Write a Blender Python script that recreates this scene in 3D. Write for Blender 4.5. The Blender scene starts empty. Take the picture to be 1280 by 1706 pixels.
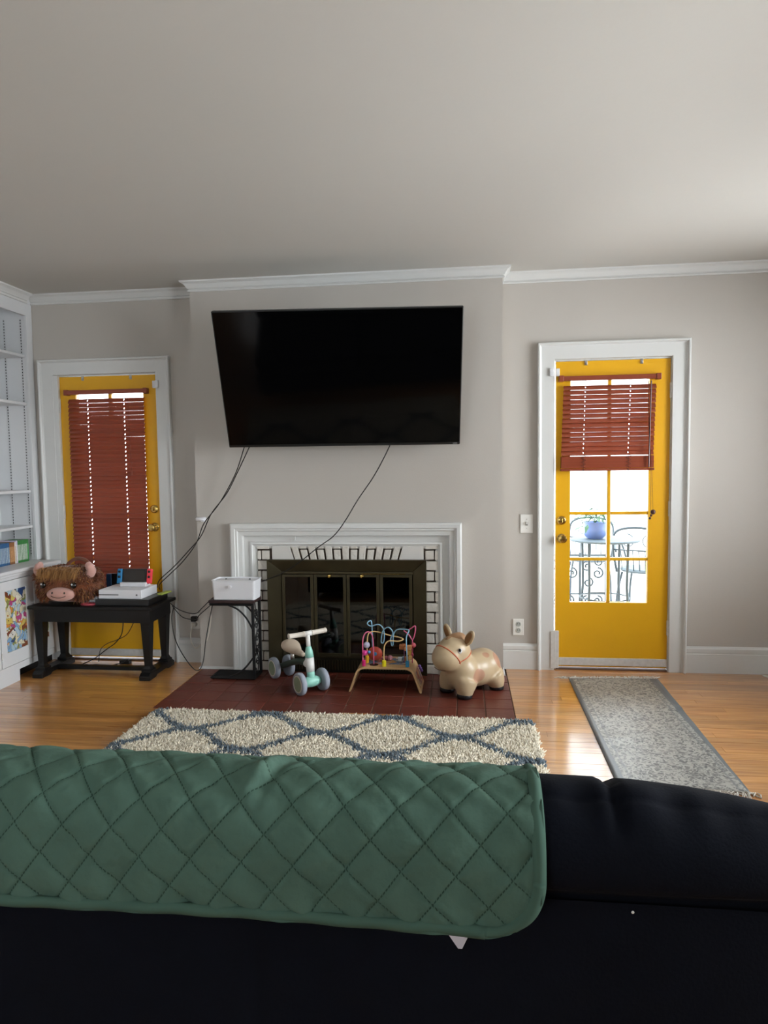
import bpy, bmesh, math, random
import numpy as np
from mathutils import Vector, Matrix

random.seed(7)
RNG = np.random.default_rng(11)
SC = bpy.context.scene
COL = SC.collection

# ------------------------------------------------------------------ camera
FPX, YAW, PITCH, ROLL, CAMH = 1118.66, 0.1186, 0.0654, -0.0134, 1.3559
cd = bpy.data.cameras.new('camera')
cam = bpy.data.objects.new('camera', cd)
COL.objects.link(cam)
cd.sensor_fit = 'HORIZONTAL'
cd.sensor_width = 36.0
cd.lens = FPX / 1280.0 * 36.0
cd.clip_start = 0.02
_f = Vector((-math.sin(YAW), math.cos(YAW), 0)); _r = Vector((math.cos(YAW), math.sin(YAW), 0)); _u = Vector((0, 0, 1))
_f2 = _f * math.cos(PITCH) - _u * math.sin(PITCH); _u2 = _u * math.cos(PITCH) + _f * math.sin(PITCH)
_r3 = _r * math.cos(ROLL) + _u2 * math.sin(ROLL); _u3 = _u2 * math.cos(ROLL) - _r * math.sin(ROLL)
_m = Matrix((_r3, _u3, -_f2)).transposed().to_4x4()
_m.translation = Vector((0, 0, CAMH))
cam.matrix_world = _m
SC.camera = cam

# ------------------------------------------------------------------ world, daylight, exposure
world = bpy.data.worlds.new('world'); SC.world = world
world.use_nodes = True
bg = world.node_tree.nodes['Background']
bg.inputs[0].default_value = (0.86, 0.93, 1.0, 1)
bg.inputs[1].default_value = 10.0
SC.view_settings.view_transform = 'Standard'
SC.view_settings.look = 'None'
SC.view_settings.exposure = 0.0
SC.view_settings.gamma = 1.0
SC.view_settings.use_curve_mapping = False

XL, XR, YB, YR, ZC = -3.32, 2.75, 4.507, -2.2, 2.60     # room: left, right, back wall, rear wall, ceiling
YC = 4.354                                               # face of the chimney breast
WINS = [(2.55, 3.95), (0.3, 1.7)]                        # window openings in the right wall (y range)
WZ0, WZ1 = 0.72, 2.30

def area(name, loc, rot, sx, sy, power, col):
    l = bpy.data.lights.new(name, 'AREA'); l.shape = 'RECTANGLE'; l.size = sx; l.size_y = sy
    l.energy = power; l.color = col
    o = bpy.data.objects.new(name, l); o.location = loc; o.rotation_euler = rot; COL.objects.link(o)
    return o
for i, (a, b) in enumerate(WINS):     # daylight entering the two side windows
    area('window_daylight', (XR + 0.16, (a + b) / 2, (WZ0 + WZ1) / 2), (0, math.radians(90), 0), WZ1 - WZ0, b - a, 98.0, (0.97, 0.98, 1.0))

RWX0, RWX1 = -2.5, -.9                                    # added window behind the camera, put in to brighten the throw
area('window_daylight', ((RWX0 + RWX1) / 2, YR - .16, 1.5), (math.radians(-90), 0, 0), RWX1 - RWX0, 1.4, 20.0, (1.0, 0.97, 0.93))  # weak fill light, added at the invented rear window

# ------------------------------------------------------------------ materials
def lin(h):
    if isinstance(h, str):
        h = h.lstrip('#'); c = [int(h[i:i + 2], 16) / 255 for i in (0, 2, 4)]
        return tuple(x / 12.92 if x <= .04045 else ((x + .055) / 1.055) ** 2.4 for x in c)
    return tuple(h)
MATS = {}
def newmat(name):
    m = bpy.data.materials.new(name); m.use_nodes = True
    nt = m.node_tree; b = nt.nodes['Principled BSDF']
    return m, nt, b
def N(nt, typ, **kw):
    n = nt.nodes.new(typ)
    for k, v in kw.items(): setattr(n, k, v)
    return n
def mat(name, col, rough=.5, metal=0., var=.06, scale=9., bump=0., bscale=80., coat=0., rnd=0., spec=.5, sheen=0., stretch=None):
    if name in MATS: return MATS[name]
    m, nt, b = newmat(name); L = nt.links
    c = lin(col)
    tc = N(nt, 'ShaderNodeTexCoord'); mp = N(nt, 'ShaderNodeMapping'); L.new(tc.outputs['Object'], mp.inputs[0])
    if stretch: mp.inputs['Scale'].default_value = stretch
    nz = N(nt, 'ShaderNodeTexNoise'); nz.inputs['Scale'].default_value = scale; nz.inputs['Detail'].default_value = 4
    L.new(mp.outputs[0], nz.inputs['Vector'])
    mx = N(nt, 'ShaderNodeMix', data_type='RGBA')
    mx.inputs[6].default_value = tuple(max(0, x * (1 - var)) for x in c) + (1,)
    mx.inputs[7].default_value = tuple(min(1, x * (1 + var)) for x in c) + (1,)
    L.new(nz.outputs[0], mx.inputs[0])
    out = mx.outputs[2]
    if rnd:
        oi = N(nt, 'ShaderNodeObjectInfo'); mr = N(nt, 'ShaderNodeMapRange')
        mr.inputs[3].default_value = 1 - rnd; mr.inputs[4].default_value = 1 + rnd
        L.new(oi.outputs['Random'], mr.inputs[0])
        hs = N(nt, 'ShaderNodeHueSaturation'); L.new(mr.outputs[0], hs.inputs['Value']); L.new(out, hs.inputs['Color'])
        out = hs.outputs[0]
    L.new(out, b.inputs['Base Color'])
    b.inputs['Roughness'].default_value = rough; b.inputs['Metallic'].default_value = metal
    b.inputs['Coat Weight'].default_value = coat; b.inputs['Coat Roughness'].default_value = .12
    b.inputs['Specular IOR Level'].default_value = spec
    if sheen:
        b.inputs['Sheen Weight'].default_value = sheen; b.inputs['Sheen Roughness'].default_value = .5
    if bump:
        n2 = N(nt, 'ShaderNodeTexNoise'); n2.inputs['Scale'].default_value = bscale; n2.inputs['Detail'].default_value = 3
        L.new(mp.outputs[0], n2.inputs['Vector'])
        bp = N(nt, 'ShaderNodeBump'); bp.inputs['Strength'].default_value = bump; bp.inputs['Distance'].default_value = .01
        L.new(n2.outputs[0], bp.inputs['Height']); L.new(bp.outputs[0], b.inputs['Normal'])
    MATS[name] = m
    return m

M_WALL = mat('wall paint', '#b9b3ab', .75, var=.025, scale=2.2, bump=.06, bscale=140)
M_CEIL = mat('ceiling paint', '#c1beb7', .85, var=.02, scale=1.2, bump=.05, bscale=26)
M_TRIM = mat('white trim paint', '#d2d2cf', .35, var=.03, scale=5, bump=.03, bscale=60)
M_CAB = mat('white cabinet paint', '#d4d5d6', .4, var=.03, scale=6)
M_YEL = mat('yellow door paint', '#dfa60c', .38, var=.05, scale=5, bump=.05, bscale=50)
M_STRIP = mat('worn white strip', '#c9c6c0', .6, var=.2, scale=40)
M_BRASS = mat('brass', '#c9a860', .25, metal=1., var=.1)
M_STEEL = mat('steel', '#b5b2ab', .35, metal=1., var=.1)
M_BLACK = mat('black plastic', '#0c0c0d', .35, var=.1)
M_CABLE = mat('black cable', '#0d0c0c', .45, var=.1)
M_WCABLE = mat('white cable', '#d8d2c6', .5, var=.05)
M_BENCH = mat('black lacquer', '#070708', .45, var=.2, scale=15, spec=.35)
M_BLIND = mat('cherry blind', '#8a412a', .3, var=.14, scale=14, stretch=(1, 6, 14), rnd=.08)
M_CORD = mat('blind cord', '#5a2d20', .7)
M_BRICK = mat('painted brick', '#d2cdc4', .7, var=.10, scale=30, bump=.5, bscale=45, rnd=.05)
M_MORTAR = mat('dirty mortar', '#4c4238', .9, var=.35, scale=30, bump=.6, bscale=70)
M_PLASTER = mat('painted lintel', '#cfccc6', .6, var=.04)
M_SOOT = mat('firebox soot', '#15130f', .9, var=.5, scale=12, bump=.4, bscale=30)
M_INSERT = mat('antique brass', '#4c4533', .38, metal=.85, var=.25, scale=10)
M_INSERT2 = mat('dark bronze', '#2e2a20', .4, metal=.8, var=.25, scale=10)
M_TILE = mat('quarry tile', '#642f24', .36, var=.16, scale=12, bump=.12, bscale=35, rnd=.14)
M_GROUT = mat('grout', '#6a5648', .9, var=.2, scale=30)
M_WHITEPL = mat('white plastic', '#dcdcdf', .35, var=.02)
M_IVORY = mat('switch plate plastic', '#e2e0da', .4, var=.03)
M_WROUGHT = mat('wrought iron', '#17181a', .5, metal=.3, var=.2)
M_DKWOOD = mat('dark wine wood', '#2d1a1b', .4, var=.25, scale=10, stretch=(2, 14, 14))
M_NAVY = mat('navy microfibre', '#080b14', .9, var=.25, scale=18, bump=.1, bscale=200, spec=.12)
M_GREEN = mat('green quilt', '#4d665a', .9, var=.16, scale=9, bump=.35, bscale=38, spec=.12)
M_GREENB = mat('green quilt binding', '#476054', .9, var=.12, scale=9, spec=.12)

def glassy(name, tint, refl_ior=1.45, fac_add=0.0):
    m, nt, b = newmat(name); L = nt.links
    nt.nodes.remove(b); out = nt.nodes['Material Output']
    tr = N(nt, 'ShaderNodeBsdfTransparent'); tr.inputs[0].default_value = tint + (1,)
    gl = N(nt, 'ShaderNodeBsdfGlossy'); gl.inputs['Roughness'].default_value = .02
    fr = N(nt, 'ShaderNodeFresnel'); fr.inputs[0].default_value = refl_ior
    mx = N(nt, 'ShaderNodeMixShader')
    L.new(fr.outputs[0], mx.inputs[0])
    L.new(tr.outputs[0], mx.inputs[1]); L.new(gl.outputs[0], mx.inputs[2]); L.new(mx.outputs[0], out.inputs[0])
    MATS[name] = m
    return m
M_GLASS = glassy('clear pane', (.97, .98, .98))
M_SMOKE = glassy('smoked fire glass', (.22, .22, .2), 1.6)

def wood_floor():
    m, nt, b = newmat('oak strip floor'); L = nt.links
    tc = N(nt, 'ShaderNodeTexCoord'); oi = N(nt, 'ShaderNodeObjectInfo')
    add = N(nt, 'ShaderNodeVectorMath', operation='MULTIPLY_ADD')
    cb = N(nt, 'ShaderNodeCombineXYZ'); L.new(oi.outputs['Random'], cb.inputs[0]); L.new(oi.outputs['Random'], cb.inputs[1]); L.new(oi.outputs['Random'], cb.inputs[2])
    L.new(cb.outputs[0], add.inputs[0]); add.inputs[1].default_value = (37, 53, 71); L.new(tc.outputs['Object'], add.inputs[2])
    mp = N(nt, 'ShaderNodeMapping'); mp.inputs['Scale'].default_value = (1.4, 26, 26); L.new(add.outputs[0], mp.inputs[0])
    nz = N(nt, 'ShaderNodeTexNoise'); nz.inputs['Scale'].default_value = 2.2; nz.inputs['Detail'].default_value = 6; nz.inputs['Roughness'].default_value = .62; nz.inputs['Distortion'].default_value = .5
    L.new(mp.outputs[0], nz.inputs[0])
    cr = N(nt, 'ShaderNodeValToRGB'); e = cr.color_ramp.elements
    e[0].position = .28; e[0].color = lin('#a5652b') + (1,); e[1].position = .72; e[1].color = lin('#dca45f') + (1,)
    L.new(nz.outputs[0], cr.inputs[0])
    mr = N(nt, 'ShaderNodeMapRange'); mr.inputs[3].default_value = .82; mr.inputs[4].default_value = 1.14; L.new(oi.outputs['Random'], mr.inputs[0])
    hs = N(nt, 'ShaderNodeHueSaturation'); L.new(mr.outputs[0], hs.inputs['Value']); L.new(cr.outputs[0], hs.inputs['Color'])
    L.new(hs.outputs[0], b.inputs['Base Color'])
    b.inputs['Roughness'].default_value = .3
    b.inputs['Coat Weight'].default_value = 1.; b.inputs['Coat IOR'].default_value = 1.7; b.inputs['Coat Roughness'].default_value = .14
    bp = N(nt, 'ShaderNodeBump'); bp.inputs['Strength'].default_value = .06; bp.inputs['Distance'].default_value = .01
    L.new(nz.outputs[0], bp.inputs['Height']); L.new(bp.outputs[0], b.inputs['Normal'])
    return m
M_FLOOR = wood_floor()

# ------------------------------------------------------------------ mesh helpers
class MB:
    def __init__(s): s.v = []; s.f = []
    def quad(s, pts):
        n = len(s.v); s.v += [tuple(p) for p in pts]; s.f.append(tuple(range(n, n + len(pts))))
    def box(s, x0, x1, y0, y1, z0, z1):
        n = len(s.v)
        s.v += [(x0, y0, z0), (x1, y0, z0), (x1, y1, z0), (x0, y1, z0), (x0, y0, z1), (x1, y0, z1), (x1, y1, z1), (x0, y1, z1)]
        s.f += [tuple(n + i for i in q) for q in ((0, 3, 2, 1), (4, 5, 6, 7), (0, 1, 5, 4), (1, 2, 6, 5), (2, 3, 7, 6), (3, 0, 4, 7))]
        return s
    def loops(s, loops, closed=True, cap=True):
        """loops: list of rings with the same number of points"""
        n = len(s.v); k = len(loops[0])
        for r in loops: s.v += [tuple(p) for p in r]
        for i in range(len(loops) - 1):
            for j in range(k if closed else k - 1):
                a = n + i * k + j; b = n + i * k + (j + 1) % k
                s.f.append((a, b, b + k, a + k))
        if cap and closed:
            s.f.append(tuple(n + j for j in reversed(range(k))))
            s.f.append(tuple(n + (len(loops) - 1) * k + j for j in range(k)))
        return s
    def tube(s, path, r, seg=8, cap=True):
        P = [Vector(p) for p in path]; rad = r if isinstance(r, (list, tuple)) else [r] * len(P)
        T = []
        for i in range(len(P)):
            t = (P[min(i + 1, len(P) - 1)] - P[max(i - 1, 0)])
            T.append(t.normalized() if t.length > 1e-9 else Vector((0, 0, 1)))
        up = Vector((0, 0, 1)) if abs(T[0].z) < .9 else Vector((1, 0, 0))
        nrm = (up - T[0] * up.dot(T[0])).normalized()
        rings = []
        for i, p in enumerate(P):
            nrm = (nrm - T[i] * nrm.dot(T[i]))
            nrm = nrm.normalized() if nrm.length > 1e-6 else T[i].orthogonal().normalized()
            bi = T[i].cross(nrm)
            rings.append([p + (nrm * math.cos(2 * math.pi * j / seg) + bi * math.sin(2 * math.pi * j / seg)) * rad[i] for j in range(seg)])
        return s.loops(rings, True, cap)
    def lathe(s, prof, origin, axis=(0, 0, 1), seg=24):
        """prof: (radius, height along axis)"""
        ax = Vector(axis).normalized(); u = ax.orthogonal().normalized(); w = ax.cross(u); o = Vector(origin)
        rings = [[o + ax * h + (u * math.cos(2 * math.pi * j / seg) + w * math.sin(2 * math.pi * j / seg)) * max(r, 1e-5) for j in range(seg)] for r, h in prof]
        return s.loops(rings, True, True)
    def ball(s, c, r, seg=20, rings=12, M=None):
        c = Vector(c); r = Vector(r) if hasattr(r, '__len__') else Vector((r, r, r))
        L = []
        for i in range(rings + 1):
            a = math.pi * i / rings; a = min(max(a, .02), math.pi - .02)
            ring = []
            for j in range(seg):
                b = 2 * math.pi * j / seg
                p = Vector((r.x * math.sin(a) * math.cos(b), r.y * math.sin(a) * math.sin(b), -r.z * math.cos(a)))
                if M is not None: p = M @ p
                ring.append(c + p)
            L.append(ring)
        return s.loops(L, True, True)
    def prism(s, poly, axis, a, b):
        """poly of 2-D points extruded from a to b along axis 'x','y','z'"""
        def mk(p, t):
            return {'x': (t, p[0], p[1]), 'y': (p[0], t, p[1]), 'z': (p[0], p[1], t)}[axis]
        return s.loops([[mk(p, a) for p in poly], [mk(p, b) for p in poly]], True, True)
    def mesh(s, name, smooth=False):
        me = bpy.data.meshes.new(name); me.from_pydata(s.v, [], s.f); me.update()
        bm = bmesh.new(); bm.from_mesh(me); bmesh.ops.recalc_face_normals(bm, faces=bm.faces); bm.to_mesh(me); bm.free()
        if smooth:
            me.polygons.foreach_set('use_smooth', [True] * len(me.polygons))
        return me
    def build(s, name, m, parent=None, smooth=False, bevel=0, seg=2):
        o = bpy.data.objects.new(name, s.mesh(name, smooth)); COL.objects.link(o)
        if m is not None: o.data.materials.append(m)
        put(o, parent)
        if bevel:
            md = o.modifiers.new('bevel', 'BEVEL'); md.width = bevel; md.segments = seg; md.limit_method = 'ANGLE'; md.angle_limit = math.radians(35)
        return o
def put(o, parent):
    if parent is not None:
        o.parent = parent
        o.matrix_parent_inverse = Matrix.Translation(-Vector(parent.location)) if not parent.rotation_euler.z else parent.matrix_basis.inverted()
    return o
def tag(o, label, cat, group=None):
    o['label'] = label; o['category'] = cat
    if group: o['group'] = group
    return o
def thing(name, label, cat, loc, group=None):
    o = bpy.data.objects.new(name, None); COL.objects.link(o); o.location = loc; o.empty_display_size = .1
    return tag(o, label, cat, group)
def struct(o, label=None, cat=None):
    o['kind'] = 'structure'
    if label: o['label'] = label
    if cat: o['category'] = cat
    return o
def sempty(name, loc, label=None, cat=None):
    o = bpy.data.objects.new(name, None); COL.objects.link(o); o.location = loc; o.empty_display_size = .1
    return struct(o, label, cat)
def B(x0, x1, y0, y1, z0, z1): return MB().box(x0, x1, y0, y1, z0, z1)
def inst(me, name, m, parent, loc=(0, 0, 0), rot=(0, 0, 0), scale=(1, 1, 1)):
    """one more object sharing mesh data, world placed, under parent"""
    o = bpy.data.objects.new(name, me); COL.objects.link(o)
    if m is not None and not me.materials: me.materials.append(m)
    o.location = loc; o.rotation_euler = rot; o.scale = scale
    return put(o, parent)
def spline(P, n=8, closed=False):
    P = [Vector(p) for p in P]; out = []
    k = len(P)
    for i in range(k if closed else k - 1):
        if closed: p0, p1, p2, p3 = P[i - 1], P[i], P[(i + 1) % k], P[(i + 2) % k]
        else: p0, p1, p2, p3 = P[max(i - 1, 0)], P[i], P[i + 1], P[min(i + 2, k - 1)]
        for j in range(n):
            t = j / n
            out.append(.5 * ((2 * p1) + (-p0 + p2) * t + (2 * p0 - 5 * p1 + 4 * p2 - p3) * t * t + (-p0 + 3 * p1 - 3 * p2 + p3) * t ** 3))
    if not closed: out.append(P[-1])
    else: out.append(P[0])
    return out
def remesh(o, vox, it=8, fac=.5):
    md = o.modifiers.new('remesh', 'REMESH'); md.mode = 'VOXEL'; md.voxel_size = vox; md.use_smooth_shade = True
    sm = o.modifiers.new('smooth', 'SMOOTH'); sm.factor = fac; sm.iterations = it
    return o

# ------------------------------------------------------------------ room shell
floor = struct(B(XL - .1, XR + .1, YR - .1, YB + .14, -.12, -.014).build('floor', mat('subfloor', '#3a2413', .9)), 'honey oak strip floor of narrow boards', 'floor')
HX0, HX1, HY0 = -1.783, .271, 3.578
PW = .0603
row = 0; y = YB
npl = 0
while y > 2.42:
    y0 = y - PW
    spans = [(XL, XR)]
    if y0 > HY0 - .002 - PW * .5: spans = [(XL, HX0 - .003), (HX1 + .003, XR)]
    for (sa, sb) in spans:
        x = sa - random.random() * .8
        while x < sb:
            L = random.choice([.75, .95, 1.15, 1.35, 1.6])
            a, b = max(x, sa), min(x + L, sb)
            if b - a > .02:
                B(a + .0006, b - .0006, y0 + .0006, y - .0006, -.014, random.uniform(-.0007, 0)).build('plank', M_FLOOR, floor); npl += 1
            x += L
    y = y0; row += 1
far = MB()
while y > YR:
    y0 = y - PW; x = XL - random.random()
    while x < XR:
        L = random.choice([.75, 1.0, 1.3, 1.6]); a, b = max(x, XL), min(x + L, XR)
        if b - a > .02: far.box(a + .0006, b - .0006, y0 + .0006, y - .0006, -.014, 0)
        x += L
    y = y0
fo = far.build('plank_field', M_FLOOR, floor); fo['kind'] = 'stuff'

struct(B(XL - .1, XR + .1, YR - .1, YB + .14, ZC, ZC + .12).build('ceiling', M_CEIL))
DL = (-2.849, -2.122); DR = (.589, 1.318); DZ = 2.035
FBX0, FBX1, FBZ = -1.275, -.265, .735
wb = MB(); t = .13
wb.box(XL - .1, DL[0], YB, YB + t, 0, ZC); wb.box(DL[0], DL[1], YB, YB + t, DZ, ZC)
wb.box(DL[1], FBX0, YB, YB + t, 0, ZC); wb.box(FBX0, FBX1, YB, YB + t, FBZ, ZC)
wb.box(FBX1, DR[0], YB, YB + t, 0, ZC); wb.box(DR[0], DR[1], YB, YB + t, DZ, ZC); wb.box(DR[1], XR + .1, YB, YB + t, 0, ZC)
struct(wb.build('wall_back', M_WALL))
CX0, CX1 = -1.797, .249
wc = MB()
wc.box(CX0, FBX0, YC, YB - .001, 0, ZC); wc.box(FBX1, CX1, YC, YB - .001, 0, ZC); wc.box(FBX0, FBX1, YC, YB - .001, FBZ, ZC)
struct(wc.build('wall_chimney', M_WALL))
struct(B(XL - .1, XL, YR - .1, YB, 0, ZC).build('wall_left', M_WALL))
wq = MB(); wq.box(XL - .1, RWX0, YR - .1, YR, 0, ZC); wq.box(RWX1, XR + .1, YR - .1, YR, 0, ZC); wq.box(RWX0, RWX1, YR - .1, YR, 0, .8); wq.box(RWX0, RWX1, YR - .1, YR, 2.2, ZC)
struct(wq.build('wall_rear', M_WALL))
w3 = sempty('window_3', ((RWX0 + RWX1) / 2, YR, .8))  # unseen window, added only to carry the rear fill light
for (xa, xb, za, zb) in ((RWX0, RWX0 + .05, .8, 2.2), (RWX1 - .05, RWX1, .8, 2.2), (RWX0 + .05, RWX1 - .05, .8, .85), (RWX0 + .05, RWX1 - .05, 2.15, 2.2), (RWX0 + .05, RWX1 - .05, 1.48, 1.52)):
    B(xa, xb, YR - .07, YR - .03, za, zb).build('sash_bar', M_TRIM, w3)
B(RWX0 + .05, RWX1 - .05, YR - .052, YR - .048, .85, 1.48).build('pane', M_GLASS, w3); B(RWX0 + .05, RWX1 - .05, YR - .052, YR - .048, 1.52, 2.15).build('pane', M_GLASS, w3)
wr = MB(); ys = sorted(WINS); x0, x1 = XR, XR + .12
prev = YR
for (a, b) in ys:
    wr.box(x0, x1, prev, a, 0, ZC); wr.box(x0, x1, a, b, 0, WZ0); wr.box(x0, x1, a, b, WZ1, ZC); prev = b
wr.box(x0, x1, prev, YB, 0, ZC)
struct(wr.build('wall_right', M_WALL))
for i, (a, b) in enumerate(WINS):
    w = sempty('window_%d' % (i + 1), (XR, (a + b) / 2, WZ0))
    zm = (WZ0 + WZ1) / 2
    for (ya, yb, za, zb) in ((a, a + .05, WZ0, WZ1), (b - .05, b, WZ0, WZ1), (a + .05, b - .05, WZ0, WZ0 + .05), (a + .05, b - .05, WZ1 - .05, WZ1), (a + .05, b - .05, zm - .02, zm + .02)):
        B(XR + .03, XR + .07, ya, yb, za, zb).build('sash_bar', M_TRIM, w)
    B(XR + .045, XR + .05, a + .05, b - .05, WZ0 + .05, zm - .02).build('pane', M_GLASS, w)
    B(XR + .045, XR + .05, a + .05, b - .05, zm + .02, WZ1 - .05).build('pane', M_GLASS, w)
    B(XR - .04, XR + .03, a - .05, b + .05, WZ0 - .03, WZ0).build('window_sill', M_TRIM, w, bevel=.004)

# crown moulding swept in plan with mitred corners
def sweep_plan(path, prof, z0):
    """path: plan points, room on the right-hand side; prof: (distance from wall, z offset)"""
    P = [Vector(p) for p in path]; rings = []
    nn = []
    for i in range(len(P) - 1):
        d = (P[i + 1] - P[i]).normalized(); nn.append(Vector((d.y, -d.x)))
    for i, p in enumerate(P):
        if i == 0: m = nn[0]
        elif i == len(P) - 1: m = nn[-1]
        else:
            m = nn[i - 1] + nn[i]; m = m / (1 + nn[i - 1].dot(nn[i]))
        rings.append([(p.x + m.x * d, p.y + m.y * d, z0 + z) for d, z in prof])
    return MB().loops(rings, True, True)
CROWN = [(0, 0), (.010, 0), (.012, .003), (.012, .009), (.005, .012), (.005, .017), (.013, .020), (.018, .029), (.030, .046), (.040, .052), (.044, .054), (.050, .056), (.052, .0649), (0, .0649)]
BKX = -3.03
struct(sweep_plan([(BKX, YB - .0005), (CX0, YB - .0005)], CROWN, ZC - .065).build('trim_1', M_TRIM))
struct(sweep_plan([(CX0, YB - .0005), (CX0, YC), (CX1, YC), (CX1, YB - .0005)], CROWN, ZC - .065).build('trim_2', M_TRIM))
struct(sweep_plan([(CX1, YB - .0005), (XR, YB - .0005), (XR, YR)], CROWN, ZC - .065).build('trim_3', M_TRIM))

BASEP = [(0, 0), (.020, 0), (.020, .124), (.014, .127), (.014, .131), (.018, .135), (.018, .158), (.010, .166), (.006, .172), (0, .172)]
struct(sweep_plan([(CX1, YB - .0005), (.481, YB - .0005)], BASEP, 0).build('baseboard_back', M_TRIM))
struct(sweep_plan([(1.427, YB - .0005), (XR, YB - .0005), (XR, YR)], BASEP, 0).build('baseboard_right', M_TRIM))
struct(sweep_plan([(-2.015, YB - .0005), (CX0, YB - .0005)], BASEP, 0).build('baseboard_recess', M_TRIM))
QP = [(0, 0), (.014, 0), (.012, .008), (.006, .014), (0, .016)]
struct(sweep_plan([(CX0, YB - .022), (CX0, YC), (-1.55, YC)], QP, .0).build('trim_4', M_TRIM))
struct(sweep_plan([(-.012, YC), (CX1, YC), (CX1, YB - .022)], QP, .0).build('trim_5', M_TRIM))

# ------------------------------------------------------------------ mitred surrounds (door casings, mantel)
def surround(parent, xo0, xo1, zo, yface, prof, m, names=('side_moulding', 'head_moulding', 'side_moulding')):
    """prof: (inset from the outer edge, projection into the room)"""
    def pts(k):
        r = []
        for o, d in prof:
            r.append([(xo0 + o, yface - d, 0), (xo0 + o, yface - d, zo - o), (xo1 - o, yface - d, zo - o), (xo1 - o, yface - d, 0)][k])
        return r
    out = []
    for k in range(3):
        out.append(MB().loops([pts(k), pts(k + 1)], True, True).build(names[k], m, parent))
    return out
CAS = [(0, 0), (0, .030), (.004, .034), (.012, .034), (.016, .030), (.019, .020), (.026, .017), (.104, .017), (.107, .014), (.107, 0)]
c1 = sempty('trim_6', (-2.5, YB, 0)); surround(c1, -2.989, -2.015, 2.148, YB - .0005, [(min(o, .140) if o > .1 else o, d) if o < .1 else (o + .0, d) for o, d in CAS], M_TRIM)
c2 = sempty('trim_7', (.95, YB, 0)); surround(c2, .481, 1.427, 2.148, YB - .0005, CAS, M_TRIM)
# wider flat on the hinge side of the left casing
B(-2.885, -2.846, YB - .0165, YB - .0005, 0, 2.036).build('side_moulding', M_TRIM, c1)

M_CYL = {}
def lathe_obj(prof, o, ax, name, m, parent, seg=20, smooth=True):
    ob = MB().lathe(prof, o, ax, seg).build(name, m, parent, smooth=smooth)
    es = ob.modifiers.new('es', 'EDGE_SPLIT'); es.split_angle = math.radians(40)
    return ob

# ------------------------------------------------------------------ the two yellow doors
def make_door(name, x0, x1, gx0, gx1, xm, hinge_side, label):
    d = sempty(name, ((x0 + x1) / 2, YB, 0), label, 'door')
    ya, yb = YB + .006, YB + .046
    gl = .012
    a = x0 + (gl if hinge_side > 0 else .004); b = x1 - (.004 if hinge_side > 0 else gl)
    B(a, gx0, ya, yb, .02, 2.028).build('stile', M_YEL, d)
    B(gx1, b, ya, yb, .02, 2.028).build('stile', M_YEL, d)
    B(gx0, gx1, ya, yb, 1.916, 2.028).build('rail', M_YEL, d)
    B(gx0, gx1, ya, yb, .02, .452).build('rail', M_YEL, d)
    B(xm - .011, xm + .011, ya + .004, yb - .004, .452, 1.916).build('muntin', M_YEL, d, bevel=.004)
    rows = [.452, .739, 1.042, 1.340, 1.638, 1.916]
    for z in rows[1:-1]:
        for (p, q) in ((gx0, xm - .011), (xm + .011, gx1)):
            B(p, q, ya + .004, yb - .004, z - .010, z + .010).build('muntin', M_YEL, d, bevel=.004)
    for i in range(5):
        for (p, q) in ((gx0, xm - .011), (xm + .011, gx1)):
            B(p + .0005, q - .0005, ya + .018, ya + .022, rows[i] + (.0105 if i else .0005), rows[i + 1] - (.0105 if i < 4 else .0005)).build('pane', M_GLASS, d)
    # jamb and stops
    B(x0 - .001, x0 + .003, YB - .0005, YB + .13, 0, DZ).build('jamb', M_TRIM, d)
    B(x1 - .003, x1 + .001, YB - .0005, YB + .13, 0, DZ).build('jamb', M_TRIM, d)
    B(x0 + .003, x1 - .003, YB - .0005, YB + .13, DZ - .004, DZ + .001).build('jamb', M_TRIM, d)
    # hinges
    hx = x1 - .003 if hinge_side > 0 else x0 + .004
    for z in (1.826, 1.07, .291):
        h = MB().lathe([(.004, -.05), (.0075, -.048), (.0075, -.016), (.0065, -.0155), (.0065, -.0145), (.0075, -.014), (.0075, .014), (.0065, .0145), (.0065, .0155), (.0075, .016), (.0075, .048), (.004, .05)], (hx, YB - .004, z), (0, 0, 1), 12).build('hinge', M_STRIP, d)
    # knob and deadbolt
    kx = x0 + .05 if hinge_side > 0 else x1 - .05
    lathe_obj([(.030, 0), (.031, .004), (.026, .009), (.012, .012), (.011, .030), (.018, .036), (.026, .046), (.0275, .056), (.022, .064), (.008, .067), (0, .067)], (kx, ya, .878 if hinge_side > 0 else .961), (0, -1, 0), 'door_knob', M_BRASS, d)
    db = lathe_obj([(.029, 0), (.030, .005), (.025, .012), (.020, .014), (0, .014)], (kx, ya, .997 if hinge_side > 0 else 1.089), (0, -1, 0), 'deadbolt', M_BRASS, d)
    B(kx - .004, kx + .004, ya - .028, ya - .013, (.997 if hinge_side > 0 else 1.089) - .013, (.997 if hinge_side > 0 else 1.089) + .013).build('thumb_turn', M_BRASS, db, bevel=.002)
    # small clips on the top edge
    for cx in ((.789, 1.136) if hinge_side > 0 else (-2.669, -2.312)):
        MB().box(cx - .009, cx + .009, ya - .004, ya, 2.0, 2.034).box(cx - .006, cx + .006, ya - .012, ya - .004, 2.006, 2.016).build('curtain_clip', M_STEEL, d, bevel=.001)
    # door contact sensor
    sx = x0 + .022 if hinge_side > 0 else x1 - .018
    B(sx - .011, sx + .011, ya - .012, ya, 1.934, 1.984).build('contact_sensor', M_WHITEPL, d, bevel=.002)
    # sweep along the bottom
    sw = B(x0 + (.035 if hinge_side > 0 else .006), x1 - .004, ya - .010, ya, .03, .082).build('door_sweep', M_STRIP, d, bevel=.003)
    B(x0, x1, YB - .0, YB + .13, -.014, .008).build('threshold', mat('threshold wood', '#5a4030', .6), d)
    return d
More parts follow.
